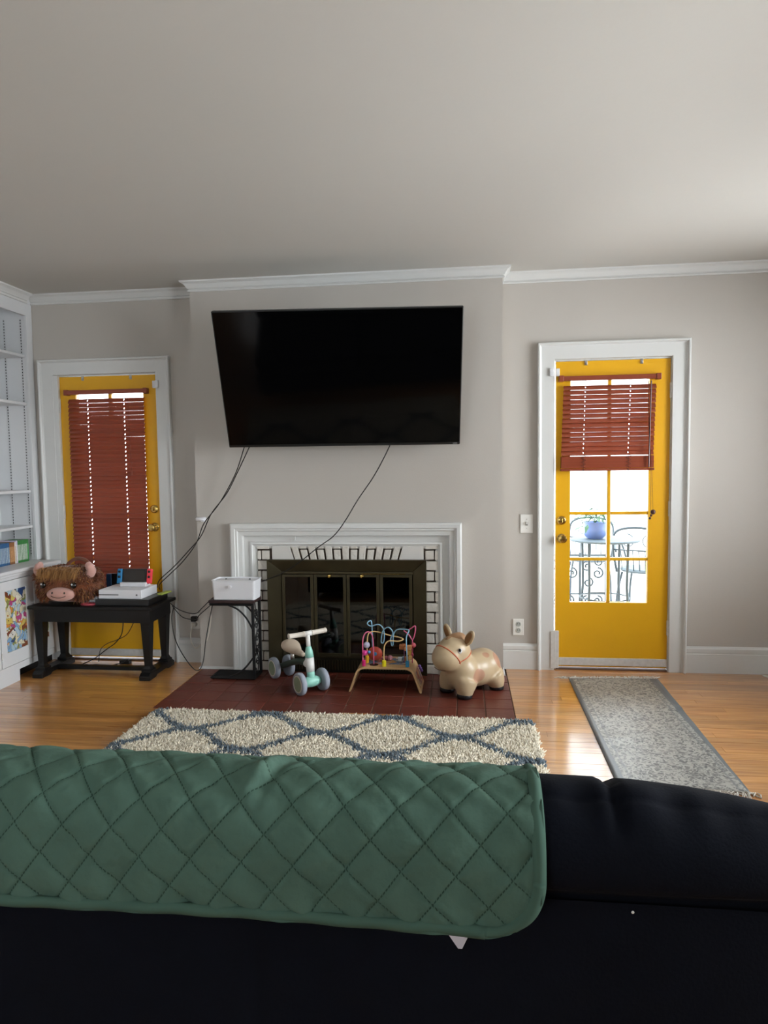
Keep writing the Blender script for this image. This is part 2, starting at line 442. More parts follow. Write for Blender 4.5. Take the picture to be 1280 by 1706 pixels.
door_l = make_door('door_1', DL[0], DL[1], -2.729, -2.225, -2.477, -1, 'yellow door on the left with a fully lowered wooden blind')
door_r = make_door('door_2', DR[0], DR[1], .693, 1.187, .941, 1, 'yellow door on the right with six clear panes showing below a half-raised blind')
B(.567, .600, YB - .024, YB + .004, .012, .264).build('corner_strip', M_STRIP, door_r, bevel=.002)
B(.601, .622, YB - .012, YB + .004, .012, .262).build('corner_strip', M_STRIP, door_r, bevel=.002)
B(.556, .579, YB - .030, YB - .0175, 1.932, 1.984).build('contact_sensor', M_WHITEPL, door_r, bevel=.002)
B(-2.12, -2.098, YB - .030, YB - .0175, 1.932, 1.984).build('contact_sensor', M_WHITEPL, door_l, bevel=.002)

# ------------------------------------------------------------------ wooden blinds
def slat_mesh(w, holes, depth=.035, th=.0026):
    mb = MB(); hs = .0035; hd = .0065
    xs = [-w / 2]
    for h in holes: xs += [h - hs, h + hs]
    xs.append(w / 2)
    zc_ = lambda y: .0042 * (1 - (2 * y / depth) ** 2)
    def piece(xa, xb, ya, yb, k):
        ys_ = [ya + (yb - ya) * i / k for i in range(k + 1)]
        ring = [(y, zc_(y) + th / 2) for y in ys_] + [(y, zc_(y) - th / 2) for y in reversed(ys_)]
        mb.loops([[(xa, y, z) for y, z in ring], [(xb, y, z) for y, z in ring]])
    for i in range(0, len(xs), 2): piece(xs[i], xs[i + 1], -depth / 2, depth / 2, 4)
    for h in holes:
        piece(h - hs, h + hs, -depth / 2, -hd, 1); piece(h - hs, h + hs, hd, depth / 2, 1)
    return mb.mesh('slat')
def make_blind(label, xc, w, ztop, pitch, n, nstack, tilt, lean, holes, yb, loc):
    t = thing('wooden_blind', label, 'blind', loc); ztop += .012
    B(xc - w / 2 - .012, xc + w / 2 + .012, yb - .012, yb + .024, ztop, ztop + .030).build('headrail', M_BLIND, t, bevel=.003)
    for s in (-1, 1):
        B(xc + s * (w / 2 + .006) - .014, xc + s * (w / 2 + .006) + .014, yb - .016, yb + .026, ztop - .004, ztop + .034).build('bracket', M_BLIND, t, bevel=.002)
    me = slat_mesh(w - .016, holes)
    z = ztop - .046; x = xc
    for i in range(n):
        inst(me, 'slat', M_BLIND, t, (x + lean * (i / max(n, 1)), yb, z), (tilt + random.uniform(-.025, .025), random.uniform(-.002, .002), 0)); z -= pitch
    zs = z + pitch * .2
    for i in range(nstack):
        inst(me, 'slat', M_BLIND, t, (x + lean + random.uniform(-.001, .001), yb - .002 + random.uniform(-.001, .001), zs), (.04, 0, 0)); zs -= .0029
    zb = zs - .008
    B(x + lean - w / 2 + .004, x + lean + w / 2 - .004, yb - .020, yb + .016, zb - .010, zb + .006).build('bottom_rail', M_BLIND, t, bevel=.002)
    for h in holes:
        MB().tube([(x + h, yb - .019, ztop), (x + h + lean, yb - .0225, zb - .005)], .0009, 5).build('ladder_cord', M_CORD, t)
        MB().tube([(x + h, yb + .019, ztop), (x + h + lean, yb + .018, zb - .005)], .0009, 5).build('ladder_cord', M_CORD, t)
        if nstack:
            pts = [(x + lean + h + .016 * math.sin(k * 1.9), yb - .024 - .004 * math.cos(k), zb + .09 - .0075 * k) for k in range(12)]
            MB().tube(spline(pts, 4), .0013, 5).build('slack_cord', M_CORD, t)
            B(x + lean + h - .003, x + lean + h + .003, yb - .023, yb - .0195, zb - .008, zb - .001).build('cord_button', M_BLACK, t)
    return t, zb
bl, zb = make_blind('dark cherry wooden blind fully lowered over the left yellow door', -2.488, .575, 1.888, .0300, 47, 0, math.radians(59), -.004, (-.135, .135), YB - .020, (-2.488, YB - .02, .42))
MB().tube(spline([(-2.312, YB - .05, 1.885), (-2.308, YB - .048, 1.60), (-2.302, YB - .048, 1.35)], 6), .0011, 5).build('pull_cord', M_CORD, bl)
lathe_obj([(.002, .016), (.005, .010), (.006, 0), (.004, -.012), (0, -.014)], (-2.302, YB - .048, 1.345), (0, 0, 1), 'tassel', M_BLIND, bl, 10)
br, zb2 = make_blind('red-brown wooden blind half raised over the right yellow door', .932, .592, 1.888, .0300, 15, 25, math.radians(56), -.014, (-.150, .130), YB - .020, (.932, YB - .02, 1.33))
MB().tube([(1.182, YB - .050, 1.885), (1.176, YB - .052, 1.60), (1.172, YB - .052, 1.34)], .0042, 8).build('tilt_wand', mat('wand wood', '#4a2018', .4), br)
MB().tube(spline([(1.165, YB - .046, 1.885), (1.170, YB - .048, 1.60), (1.190, YB - .048, 1.345), (1.203, YB - .044, 1.06)], 8), .0012, 5).build('pull_cord', M_CORD, br)
MB().tube(spline([(1.168, YB - .046, 1.885), (1.172, YB - .049, 1.60), (1.186, YB - .046, 1.345), (1.188, YB - .044, 1.02)], 8), .0012, 5).build('pull_cord', M_CORD, br)
for (tx, tz, r) in ((1.204, 1.052, .016), (1.192, 1.03, .008), (1.185, 1.012, .008)):
    lathe_obj([(.003, r), (r * .7, r * .8), (r, 0), (r * .7, -r * .8), (.002, -r)], (tx, YB - .044, tz), (0, 0, 1), 'tassel', mat('tassel wood', '#4a2018', .4), br, 12)

# ------------------------------------------------------------------ fireplace
fp = thing('fireplace', 'white painted brick fireplace with stepped white moulding surround', 'fireplace', (-.77, YC, 0))
MP = [(0, 0), (0, .058), (.010, .064), (.032, .064), (.036, .056), (.048, .056), (.053, .048), (.080, .046), (.084, .018), (.124, .016), (.128, .030), (.140, .032), (.146, .024), (.158, .020), (.160, .012), (.170, .010), (.170, 0)]
surround(fp, -1.548, -.014, 1.000, YC - .0005, MP, M_TRIM)
B(-1.376, -.164, YC - .006, YC - .0005, .69, .846).build('mortar_bed', M_MORTAR, fp)
B(-1.376, FBX0, YC - .006, YC - .0005, 0, .69).build('mortar_bed', M_MORTAR, fp)
B(FBX1, -.164, YC - .006, YC - .0005, 0, .69).build('mortar_bed', M_MORTAR, fp)
def brick(x0, x1, z0, z1, d=.016):
    j = lambda s: random.uniform(-s, s)
    mb = MB(); yf = YC - .006 - d - random.uniform(0, .004)
    c = [(x0 + j(.0015), z0 + j(.0015)), (x1 + j(.0015), z0 + j(.0015)), (x1 + j(.0015), z1 + j(.0015)), (x0 + j(.0015), z1 + j(.0015))]
    mb.prism(c, 'y', yf, YC - .004); mb.build('brick', M_BRICK, fp, bevel=.0035)
z = .004; k = 0
while z < .84:
    z1 = min(z + .0575, .845)
    if k % 2 == 0:
        brick(-1.374, -1.292, z, z1); brick(-.250, -.167, z, z1)
    else:
        brick(-1.374, -1.352, z, z1); brick(-1.345, -1.292, z, z1, .013)
        brick(-.188, -.167, z, z1); brick(-.250, -.195, z, z1, .013)
    z += .0685; k += 1
_f = lambda x, zz: x + (x + .768) * (zz - .845) * .80
MB().prism([(-1.272, .70), (_f(-1.153, .70), .70), (-1.153, .845), (-1.272, .845)], 'y', YC - .024, YC - .004).build('lintel_panel', M_PLASTER, fp, bevel=.002)
MB().prism([(-.262, .70), (_f(-.397, .70), .70), (-.397, .845), (-.262, .845)], 'y', YC - .024, YC - .004).build('lintel_panel', M_PLASTER, fp, bevel=.002)
ns = 13; wS = (1.142 - .392) / ns
for i in range(ns):
    xa = -1.144 + i * wS; xb = xa + wS - .014
    def sl(x, zz): return x + (x + .768) * (zz - .845) * -.72 * -1.0
    f = lambda x, zz: x + (x + .768) * (zz - .845) * .80
    segs = [(.700, .845)] if i % 2 == 0 else [(.700, .822), (.829, .845)]
    for (za, zb_) in segs:
        mb = MB(); yf = YC - .020 - random.uniform(0, .005)
        mb.prism([(f(xa, za), za), (f(xb, za), za), (f(xb, zb_), zb_), (f(xa, zb_), zb_)], 'y', yf, YC - .004)
        mb.build('brick', M_BRICK, fp, bevel=.004)
fb = MB()   # firebox recess
fbd = YB + .42
fb.box(FBX0 + .001, FBX0 + .03, YC + .01, fbd, .0, FBZ - .001); fb.box(FBX1 - .03, FBX1 - .001, YC + .01, fbd, .0, FBZ - .001)
fb.box(FBX0 + .03, FBX1 - .03, fbd - .03, fbd, 0, FBZ - .001); fb.box(FBX0 + .001, FBX1 - .001, YC + .01, fbd, FBZ - .03, FBZ - .001)
fb.box(FBX0 + .001, FBX1 - .001, YC + .01, fbd, -.013, .012)
fb.build('firebox', M_SOOT, fp)
lg = MB()
for (lx, ly, lz, a) in ((-.78, 4.62, .06, .1), (-.72, 4.72, .06, -.15), (-.76, 4.67, .14, .25)):
    lg.tube([(lx - .22 * math.cos(a), ly - .22 * math.sin(a), lz), (lx, ly, lz + .01), (lx + .22 * math.cos(a), ly + .22 * math.sin(a), lz)], [.04, .045, .038], 10)
lg.build('log_set', mat('charred log', '#2a211a', .9, var=.5, scale=20, bump=.6, bscale=30), fp)
MB().tube(spline([(-1.113, YC - .018, .893), (-1.113, YC - .040, .890), (-1.109, YC - .046, .900), (-1.106, YC - .044, .912)], 5), .0035, 8).build('hook', M_TRIM, fp, smooth=True)

sc = thing('fireplace_screen', 'antique brass fireplace screen with four dark glass bifold doors', 'fireplace screen', (-.77, YC - .03, 0))
IX0, IX1, IZ = -1.300, -.243, .760
yo, yi = YC - .062, YC - .028
def mitre(x0, x1, z0, z1, x2, x3, z2, name, m):
    # outer frame: three bevelled boards with mitred ends
    fr = [((x0, z0), (x0, z1), (x2, z2), (x2, z0)), ((x0, z1), (x1, z1), (x3, z2), (x2, z2)), ((x1, z1), (x1, z0), (x3, z0), (x3, z2))]
    for a, b, c, d in fr:
        mb = MB()
        mb.loops([[(a[0], YC - .026, a[1]), (b[0], YC - .026, b[1]), (c[0], YC - .026, c[1]), (d[0], YC - .026, d[1])],
                  [(a[0], yo, a[1]), (b[0], yo, b[1]), (c[0], yi - .012, c[1]), (d[0], yi - .012, d[1])]], True, True)
        mb.build(name, m, sc, bevel=.003)
mitre(IX0, IX1, .0, IZ, -1.206, -.332, .680, 'frame_board', M_INSERT)
B(-1.206, -.332, yi - .008, yi, .004, .104).build('vent_panel', M_INSERT2, sc)
nv = 46
mev = B(-.0035, .0035, -.006, 0, -.032, .032).mesh('louvre')
for i in range(nv): inst(mev, 'vent_louvre', M_INSERT, sc, (-1.19 + i * (.842 / (nv - 1)), yi - .0085, .054))
B(-1.206, -.332, yi - .014, yi, .104, .116).build('rail', M_INSERT, sc, bevel=.002)
B(-1.206, -.332, yi - .016, yi, .664, .680).build('rail', M_INSERT, sc, bevel=.002)
edges = [-1.204, -.988, -.769, -.549, -.334]
for i in range(4):
    a, b = edges[i] + .002, edges[i + 1] - .002
    gd = bpy.data.objects.new('glass_door', None)
    mb = MB(); s = .020
    mb.box(a, a + s, yi - .022, yi - .006, .118, .662); mb.box(b - s, b, yi - .022, yi - .006, .118, .662)
    mb.box(a + s, b - s, yi - .022, yi - .006, .118, .136); mb.box(a + s, b - s, yi - .022, yi - .006, .644, .662)
    g = mb.build('glass_door', M_INSERT, sc, bevel=.002)
    B(a + s, b - s, yi - .015, yi - .011, .136, .644).build('pane', M_SMOKE, g)
    if i in (1, 2):
        kx = -.878 if i == 1 else -.664
        lathe_obj([(.005, 0), (.004, .012), (.011, .018), (.013, .026), (.008, .034), (0, .035)], (kx, yi - .022, .655), (0, -1, 0), 'knob', M_BRASS, g, 14)
MB().tube([(-.664, yi - .030, .668), (-.38, yi - .030, .668)], .003, 6).build('damper_rod', M_BRASS, sc)

hearth = struct(B(HX0, HX1, HY0, YC, -.10, -.003).build('hearth', M_GROUT), 'flush hearth of red-brown quarry tiles', 'hearth')
nc, nr = 13, 5
tw, th = (HX1 - HX0) / nc, (YC - HY0) / nr
for r in range(nr):
    for c in range(nc):
        x0 = HX0 + c * tw; y0 = HY0 + r * th
        o = MB().box(x0 + .003, x0 + tw - .003, y0 + .003, y0 + th - .003, -.012, random.uniform(-.0005, .0008)).build('tile', M_TILE, hearth, bevel=.002, seg=1)

# ------------------------------------------------------------------ television
tv = thing('television', 'large flat black television tilted downwards above the fireplace', 'television', (-.73, 4.006, 1.882))
ty, tt = .086, .402
_tr = Vector((math.cos(ty), math.sin(ty), 0)); _tn = Vector((math.sin(ty), -math.cos(ty), 0)); _tu = Vector((0, 0, 1))
_n2 = _tn * math.cos(tt) - _tu * math.sin(tt); _u2_ = _tu * math.cos(tt) + _tn * math.sin(tt)
TM = Matrix((_tr, -_n2, _u2_)).transposed().to_4x4(); TM.translation = Vector((-.73, 4.006, 1.882))
def tvpart(mb, name, m, bevel=0, parent=tv):
    mb.v = [tuple(TM @ Vector(p)) for p in mb.v]
    return mb.build(name, m, parent, bevel=bevel)
M_SCREEN, nt, b = newmat('screen'); b.inputs['Base Color'].default_value = (.0012, .0012, .0014, 1); b.inputs['Roughness'].default_value = .07; b.inputs['Specular IOR Level'].default_value = .15
tw2, th2 = 1.45 / 2, .834 / 2
tvpart(B(-tw2, tw2, 0, .035, -th2, th2), 'housing', M_BLACK, .004)
scr = tvpart(B(-tw2 + .007, tw2 - .007, -.0015, .002, -th2 + .016, th2 - .007), 'screen', M_SCREEN)
tvpart(B(-tw2 + .004, tw2 - .004, -.004, .001, -th2 + .001, -th2 + .0155), 'bezel', mat('bezel', '#151617', .3))
tvpart(B(-.42, .42, .035, .07, -.36, .06), 'rear_housing', M_BLACK, .01)
mb = MB(); hub = TM @ Vector((0, .07, 0))
mb.tube([hub, (hub.x + .05, 4.30, 1.86), (hub.x + .02, 4.35, 1.86)], .022, 8); mb.box(hub.x - .12, hub.x + .16, 4.335, 4.353, 1.72, 2.02)
mb.build('wall_mount', M_BLACK, tv)
cu = bpy.data.curves.new('brand_lettering', 'FONT'); cu.body = 'VIZIO'; cu.size = .011; cu.extrude = .0003
to = bpy.data.objects.new('tmp', cu); COL.objects.link(to)
dg = bpy.context.evaluated_depsgraph_get(); me = bpy.data.meshes.new_from_object(to.evaluated_get(dg)); bpy.data.objects.remove(to)
lo = bpy.data.objects.new('brand_lettering', me); COL.objects.link(lo); me.materials.append(mat('silver print', '#b9babc', .4))
LM = TM @ Matrix.Translation((tw2 - .045, -.0045, -th2 + .0045)) @ Matrix.Rotation(math.radians(90), 4, 'X')
me.transform(LM); put(lo, tv)

# ------------------------------------------------------------------ wall plates
def plate(name, label, cat, x, z, w, h):
    t = thing(name, label, cat, (x, YB, z)); B(x - w / 2, x + w / 2, YB - .007, YB - .0005, z - h / 2, z + h / 2).build('cover_plate', M_IVORY, t, bevel=.002); return t
t = plate('light_switch', 'white toggle light switch left of the right yellow door', 'light switch', .412, .976, .081, .124)
B(.404, .420, YB - .009, YB - .0065, .964, .988).build('slot', mat('slot grey', '#8d8a84', .6), t); B(.408, .416, YB - .020, YB - .007, .974, .990).build('toggle', M_IVORY, t, bevel=.002)
for z in (.946, 1.006): lathe_obj([(.003, 0), (.003, .0015), (0, .002)], (.412, YB - .007, z), (0, -1, 0), 'screw', M_STEEL, t, 8)
def outlet(label, x, z):
    t = plate('wall_outlet', label, 'outlet', x, z, .071, .110)
    for dz in (-.021, .021):
        s = lathe_obj([(.017, 0), (.017, .002), (.016, .003), (0, .003)], (x, YB - .007, z + dz), (0, -1, 0), 'socket', mat('socket', '#a9aca6', .5), t, 16)
        for dx in (-.006, .006): B(x + dx - .0012, x + dx + .0012, YB - .0107, YB - .0095, z + dz - .002, z + dz + .007).build('slot', M_BLACK, s)
    return t
outlet('white wall outlet above the baseboard right of the fireplace', .358, .283)
ol = outlet('white wall outlet with plugs beside the black bench', -1.893, .292)
wp = thing('power_plug', 'black plug in the outlet beside the black bench', 'plug', (-1.893, YB - .02, .31)); B(-1.91, -1.872, YB - .048, YB - .0105, .297, .333).build('plug_body', M_BLACK, wp, bevel=.004)
wp2 = thing('power_plug', 'white plug in the lower socket beside the black bench', 'plug', (-1.895, YB - .02, .27)); B(-1.908, -1.882, YB - .040, YB - .0105, .258, .286).build('plug_body', M_WCABLE, wp2, bevel=.004)
t = thing('round_wall_sensor', 'white round puck mounted at the left edge of the chimney breast', 'sensor', (-1.752, YC, 1.03))
lathe_obj([(.034, -.010), (.036, -.006), (.036, .004), (.030, .010), (0, .011)], (-1.752, YC - .037, 1.032), (0, 0, 1), 'puck', M_WHITEPL, t, 24)
B(-1.764, -1.740, YC - .012, YC - .0005, 1.010, 1.030).build('bracket', M_WHITEPL, t)

# ------------------------------------------------------------------ built-in bookcase, counter and cabinet
bk = thing('built_in_bookcase', 'white built-in bookcase with adjustable shelves along the left wall', 'bookcase', (-3.15, 3.4, .73))
YS = 2.3
B(XL + .001, XL + .02, YS, YB - .062, .735, 2.535).build('back_panel', M_CAB, bk)
B(XL + .02, -3.05, YB - .062, YB - .046, .735, 2.535).build('end_panel', M_CAB, bk)
B(-3.05, BKX, YB - .066, YB - .001, .735, 2.535).build('stile', M_CAB, bk, bevel=.002)
B(-3.05, BKX, YS, YB - .066, 2.45, 2.535).build('head_rail', M_CAB, bk)
sweep_plan([(BKX, YS), (BKX, YB - .055)], CROWN, ZC - .065).build('crown', M_TRIM, bk)
B(XL + .001, BKX, YS, YB - .001, 2.537, 2.597).build('top_panel', M_CAB, bk)
for z in (2.170, 1.838, 1.224, .974):
    B(XL + .021, -3.052, YS, YB - .0635, z - .009, z + .010).build('shelf', M_CAB, bk, bevel=.004)
perf = mat('shelf standard', '#c9cacb', .35, metal=.2)
for sx in (-3.20, -3.075):
    st = B(sx - .008, sx + .008, YB - .0645, YB - .0625, .76, 2.43).build('shelf_standard', perf, bk)
    mb = MB(); z = .775
    while z < 2.42:
        mb.box(sx - .003, sx + .003, YB - .0652, YB - .0643, z, z + .009); z += .020
    mb.build('slots', M_BLACK, st)
ct = tag(B(XL + .001, -2.865, YS, YB - .037, .708, .733).build('countertop', M_CAB, None, bevel=.008, seg=3), 'white wooden counter running in front of the bookcase', 'countertop')
cb = thing('base_cabinet', 'white base cabinet with collage door panels under the counter', 'cabinet', (-3.1, 3.4, 0))
FX = -2.895
mb = MB(); mb.box(XL + .001, FX - .02, YS, YB - .037, .075, .706); mb.box(XL + .001, FX - .02, YS, 4.01, 0, .075)
mb.build('body', M_CAB, cb)
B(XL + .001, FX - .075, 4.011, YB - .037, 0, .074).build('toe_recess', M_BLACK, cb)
B(FX - .0195, FX, 4.395, YB - .037, .075, .690).build('stile', M_CAB, cb)
B(FX - .0195, FX, YS, 4.009, 0, .118).build('base_rail', M_CAB, cb); B(FX - .0195, FX, 4.009, 4.395, .075, .118).build('base_rail', M_CAB, cb)
B(FX - .0195, FX, YS, 4.395, .672, .705).build('top_rail', M_CAB, cb)
B(FX - .019, FX + .006, YS, YB - .037, .688, .706).build('counter_moulding', M_CAB, cb, bevel=.005)
B(FX - .0195, FX - .001, 4.166, 4.186, .12, .671).build('stile', M_CAB, cb)
def art(name, seed, pal):
    m, nt, b = newmat(name); L = nt.links
    tc = N(nt, 'ShaderNodeTexCoord'); mp = N(nt, 'ShaderNodeMapping'); mp.inputs['Location'].default_value = (seed, seed * 2.1, seed * .7); L.new(tc.outputs['Object'], mp.inputs[0])
    nz = N(nt, 'ShaderNodeTexNoise'); nz.inputs['Scale'].default_value = 14; L.new(mp.outputs[0], nz.inputs[0])
    mx = N(nt, 'ShaderNodeMix', data_type='RGBA'); mx.inputs[0].default_value = .14; L.new(mp.outputs[0], mx.inputs[6]); L.new(nz.outputs['Color'], mx.inputs[7])
    vo = N(nt, 'ShaderNodeTexVoronoi'); vo.inputs['Scale'].default_value = 26; L.new(mx.outputs[2], vo.inputs['Vector'])
    sp = N(nt, 'ShaderNodeSeparateColor'); L.new(vo.outputs['Color'], sp.inputs[0])
    cr = N(nt, 'ShaderNodeValToRGB'); cr.color_ramp.interpolation = 'CONSTANT'
    el = cr.color_ramp.elements; n = len(pal)
    while len(el) < n: el.new(.5)
    for i, c in enumerate(pal): el[i].position = i / n; el[i].color = lin(c) + (1,)
    L.new(sp.outputs[0], cr.inputs[0])
    ve = N(nt, 'ShaderNodeTexVoronoi', feature='DISTANCE_TO_EDGE'); ve.inputs['Scale'].default_value = 26; L.new(mx.outputs[2], ve.inputs['Vector'])
    lt = N(nt, 'ShaderNodeMath', operation='LESS_THAN'); lt.inputs[1].default_value = .02; L.new(ve.outputs[0], lt.inputs[0])
    m2 = N(nt, 'ShaderNodeMix', data_type='RGBA'); L.new(lt.outputs[0], m2.inputs[0]); L.new(cr.outputs[0], m2.inputs[6]); m2.inputs[7].default_value = lin('#4a4136') + (1,)
    L.new(m2.outputs[2], b.inputs['Base Color']); b.inputs['Roughness'].default_value = .5
    return m
PAL = ['#dcd3b8', '#cfc8b4', '#d98a3a', '#7fa3c4', '#e0dac6', '#b4447c', '#8a8f4a', '#d8cfae', '#2f4a78', '#c9b25a', '#d5d2c8', '#7a3f24', '#a9c0cc']
def cab_door(y0, y1, seed):
    d = MB(); s = .052; za, zb_ = .122, .668
    d.box(FX - .012, FX + .004, y0, y0 + s, za, zb_); d.box(FX - .012, FX + .004, y1 - s, y1, za, zb_)
    d.box(FX - .012, FX + .004, y0 + s, y1 - s, za, za + .088); d.box(FX - .012, FX + .004, y0 + s, y1 - s, zb_ - .062, zb_)
    o = d.build('door', M_CAB, cb)
    B(FX - .010, FX - .004, y0 + s, y1 - s, za + .088, zb_ - .062).build('collage_panel', art('collage %d' % seed, seed, PAL), o)['label'] = 'colourful collage panel'
    for z in (.20, .60): MB().tube([(FX + .005, y0 - .001, z - .022), (FX + .005, y0 - .001, z + .022)], .003, 6).build('hinge', M_STEEL, o)
cab_door(3.845, 4.160, 3); cab_door(4.190, 4.392, 8); cab_door(3.50, 3.815, 5)
B(FX - .0195, FX - .001, 3.818, 3.842, .12, .671).build('stile', M_CAB, cb)

# game cases and books standing on the counter
def case(name, y0, y1, zt, col, label, cat, group, lean=0., depth=.118, foot=None):
    t = thing(name, label, cat, (-3.12, (y0 + y1) / 2, .733), group)
    m = mat('case ' + col, col, .35, var=.05)
    body = MB().box(-3.062 - depth, -3.062, y0, y1, .7335, zt); body.build('cover', m, t, bevel=.0015)
    if foot: B(-3.0615, -3.0612, y0 + .002, y1 - .002, .75, zt - .03).build('spine_print', mat('spine ' + foot, foot, .4, var=.5, scale=120), t)
    return t
y = 4.398
for i in range(8):
    case('game_case', y - .0138, y, .733 + .156, '#2f7a35', ['green game case at the right end of the counter row', 'second green game case from the right end of the counter row', 'third green game case from the right end of the counter row', 'fourth green game case from the right end of the counter row', 'fifth green game case from the right end of the counter row', 'third green game case counted from the lilac book', 'second green game case counted from the lilac book', 'green game case touching the lilac book'][i], 'game case', 'green game cases on the counter', foot='#b9c4b6' if i else '#3f9a44'); y -= .0146
case('book', y - .016, y, .733 + .158, '#c7bcd4', 'pale lilac book beside the green game cases', 'book', None, foot='#e8e4ea'); y -= .0168
case('book', y - .014, y, .733 + .150, '#d9d4cc', 'white book between the lilac book and the brown one', 'book', None, foot='#cdb9a2'); y -= .0148
case('book', y - .052, y, .733 + .150, '#8a5a34', 'thick brown book on the counter row', 'book', None, foot='#b4865a'); y -= .0535
for i in range(7):
    case('game_case', y - .0138, y, .733 + .150, '#2f5f8e', ['blue game case touching the thick brown book', 'second blue game case left of the brown book', 'third blue game case left of the brown book', 'fourth blue game case left of the brown book', 'fifth blue game case left of the brown book', 'sixth blue game case left of the brown book', 'seventh blue game case left of the brown book'][i], 'game case', 'blue game cases on the counter', foot='#9fb2c2'); y -= .0146

# ------------------------------------------------------------------ black bench
bn = thing('bench', 'black wooden bench with trestle feet in front of the left yellow door', 'bench', (-2.43, 4.25, 0))
BX0, BX1, BY0, BY1 = -2.858, -1.995, 4.055, 4.425
B(BX0, BX1, BY0, BY1, .458, .480).build('top', M_BENCH, bn, bevel=.005)
B(BX0 + .03, BX1 - .03, BY0 + .03, BY0 + .05, .372, .458).build('apron', M_BENCH, bn); B(BX0 + .03, BX1 - .03, BY1 - .05, BY1 - .03, .372, .458).build('apron', M_BENCH, bn)
B(BX0 + .03, BX0 + .05, BY0 + .05, BY1 - .05, .372, .458).build('apron', M_BENCH, bn); B(BX1 - .05, BX1 - .03, BY0 + .05, BY1 - .05, .372, .458).build('apron', M_BENCH, bn)
for lx in (BX0 + .055, BX1 - .065):
    for ly in (BY0 + .062, BY1 - .062):
        r0, r1 = .019, .029
        MB().loops([[(lx - r, ly - r, z), (lx + r, ly - r, z), (lx + r, ly + r, z), (lx - r, ly + r, z)] for r, z in ((.034, .045), (.034, .060), (.026, .066), (.019, .085), (.030, .36), (.032, .372))], True, True).build('leg', M_BENCH, bn)
    MB().prism([(BY0 - .005, 0), (BY0 + .09, 0), (BY0 + .11, .012), (BY1 - .11, .012), (BY1 - .09, 0), (BY1 + .005, 0), (BY1 + .005, .028), (BY1 - .02, .046), (BY0 + .02, .046), (BY0 - .005, .028)], 'x', lx - .036, lx + .036).build('foot', M_BENCH, bn, bevel=.003)
B(BX0 + .09, BX1 - .10, 4.22, 4.26, .014, .040).build('stretcher', M_BENCH, bn, bevel=.003)

# ------------------------------------------------------------------ consoles on the bench
t = tag(B(-2.405, -2.035, 4.10, 4.385, .4802, .523).build('media_player', M_BLACK, None, bevel=.004), 'flat black media box under the white game console', 'media box')
gc = thing('game_console', 'white slim game console on the flat black box', 'game console', (-2.23, 4.23, .523))
B(-2.388, -2.092, 4.118, 4.345, .5235, .582).build('case', M_WHITEPL, gc, bevel=.003)
B(-2.386, -2.250, 4.1165, 4.1185, .5475, .5525).build('disc_slot', M_BLACK, gc)
lathe_obj([(.006, 0), (.006, .001), (0, .0012)], (-2.125, 4.118, .549), (0, -1, 0), 'power_button', mat('button grey', '#4b4c50', .4), gc, 16)
hp = thing('handheld_console', 'handheld console with blue and red controllers standing in a white dock', 'handheld console', (-2.21, 4.27, .582))
B(-2.302, -2.118, 4.232, 4.285, .5825, .612).build('dock', M_WHITEPL, hp, bevel=.005)
tl = .20
def tilt(mb, px=4.262, pz=.612):
    mb.v = [(x, px + (y - px) * math.cos(tl) + (z - pz) * math.sin(tl), pz + (z - pz) * math.cos(tl) - (y - px) * math.sin(tl)) for x, y, z in mb.v]; return mb
tilt(B(-2.298, -2.124, 4.256, 4.269, .600, .700)).build('tablet_body', M_BLACK, hp, bevel=.003)
tilt(B(-2.287, -2.136, 4.2545, 4.2562, .609, .692)).build('screen', mat('handheld screen', '#2b2622', .15), hp)
for s, x0, x1, c in ((-1, -2.334, -2.2985, '#2a7fb4'), (1, -2.1235, -2.088, '#ee3f4c')):
    j = tilt(B(x0, x1, 4.252, 4.273, .600, .700)).build('controller', mat('controller ' + c, c, .4, var=.04), hp, bevel=.006)
    xm = (x0 + x1) / 2
    for (dz) in (.680, .645):
        ob = tilt(MB().lathe([(.0085, 0), (.0085, .004), (.006, .006), (0, .006)], (xm, 4.252, dz), (0, -1, 0), 14)).build('thumbstick', M_BLACK, j, smooth=True)
h2 = thing('handheld_console', 'small handheld with blue and green ends beside the cow bag', 'handheld console', (-2.42, 4.41, .48))
B(-2.450, -2.382, 4.398, 4.420, .4805, .645).build('tablet_body', M_BLACK, h2, bevel=.003)
B(-2.488, -2.4505, 4.394, 4.424, .4805, .643).build('controller', mat('controller navy', '#1c3e63', .45), h2, bevel=.005)
B(-2.3815, -2.346, 4.394, 4.424, .545, .645).build('controller', mat('controller green', '#2f9a3a', .45), h2, bevel=.006)
for dz in (.605, .575): lathe_obj([(.008, 0), (.008, .004), (0, .005)], (-2.364, 4.394, dz + .02), (0, -1, 0), 'thumbstick', M_BLACK, h2, 12)
pr = thing('toy_ring', 'pink plastic ring lying on the bench before the cow bag', 'toy', (-2.43, 4.13, .48))
MB().tube([(-2.465 + .048 * math.cos(a), 4.125 + .03 * math.sin(a), .486) for a in np.linspace(0, 2 * math.pi, 33)], .0055, 8).build('ring', mat('pink plastic', '#c9545e', .4), pr, smooth=True)
wp = thing('toy_figure', 'tiny white and red figure next to the pink ring', 'toy', (-2.424, 4.19, .48))
MB().lathe([(.014, 0), (.015, .012), (.009, .022), (.011, .03), (.008, .042), (0, .045)], (-2.424, 4.205, .4803), (0, 0, 1), 14).build('body', mat('figure white', '#dccac0', .5), wp, smooth=True)
MB().lathe([(.0155, .004), (.0158, .01), (.0155, .012)], (-2.424, 4.205, .4803), (0, 0, 1), 14).build('band', mat('figure red', '#b03328', .5), wp)
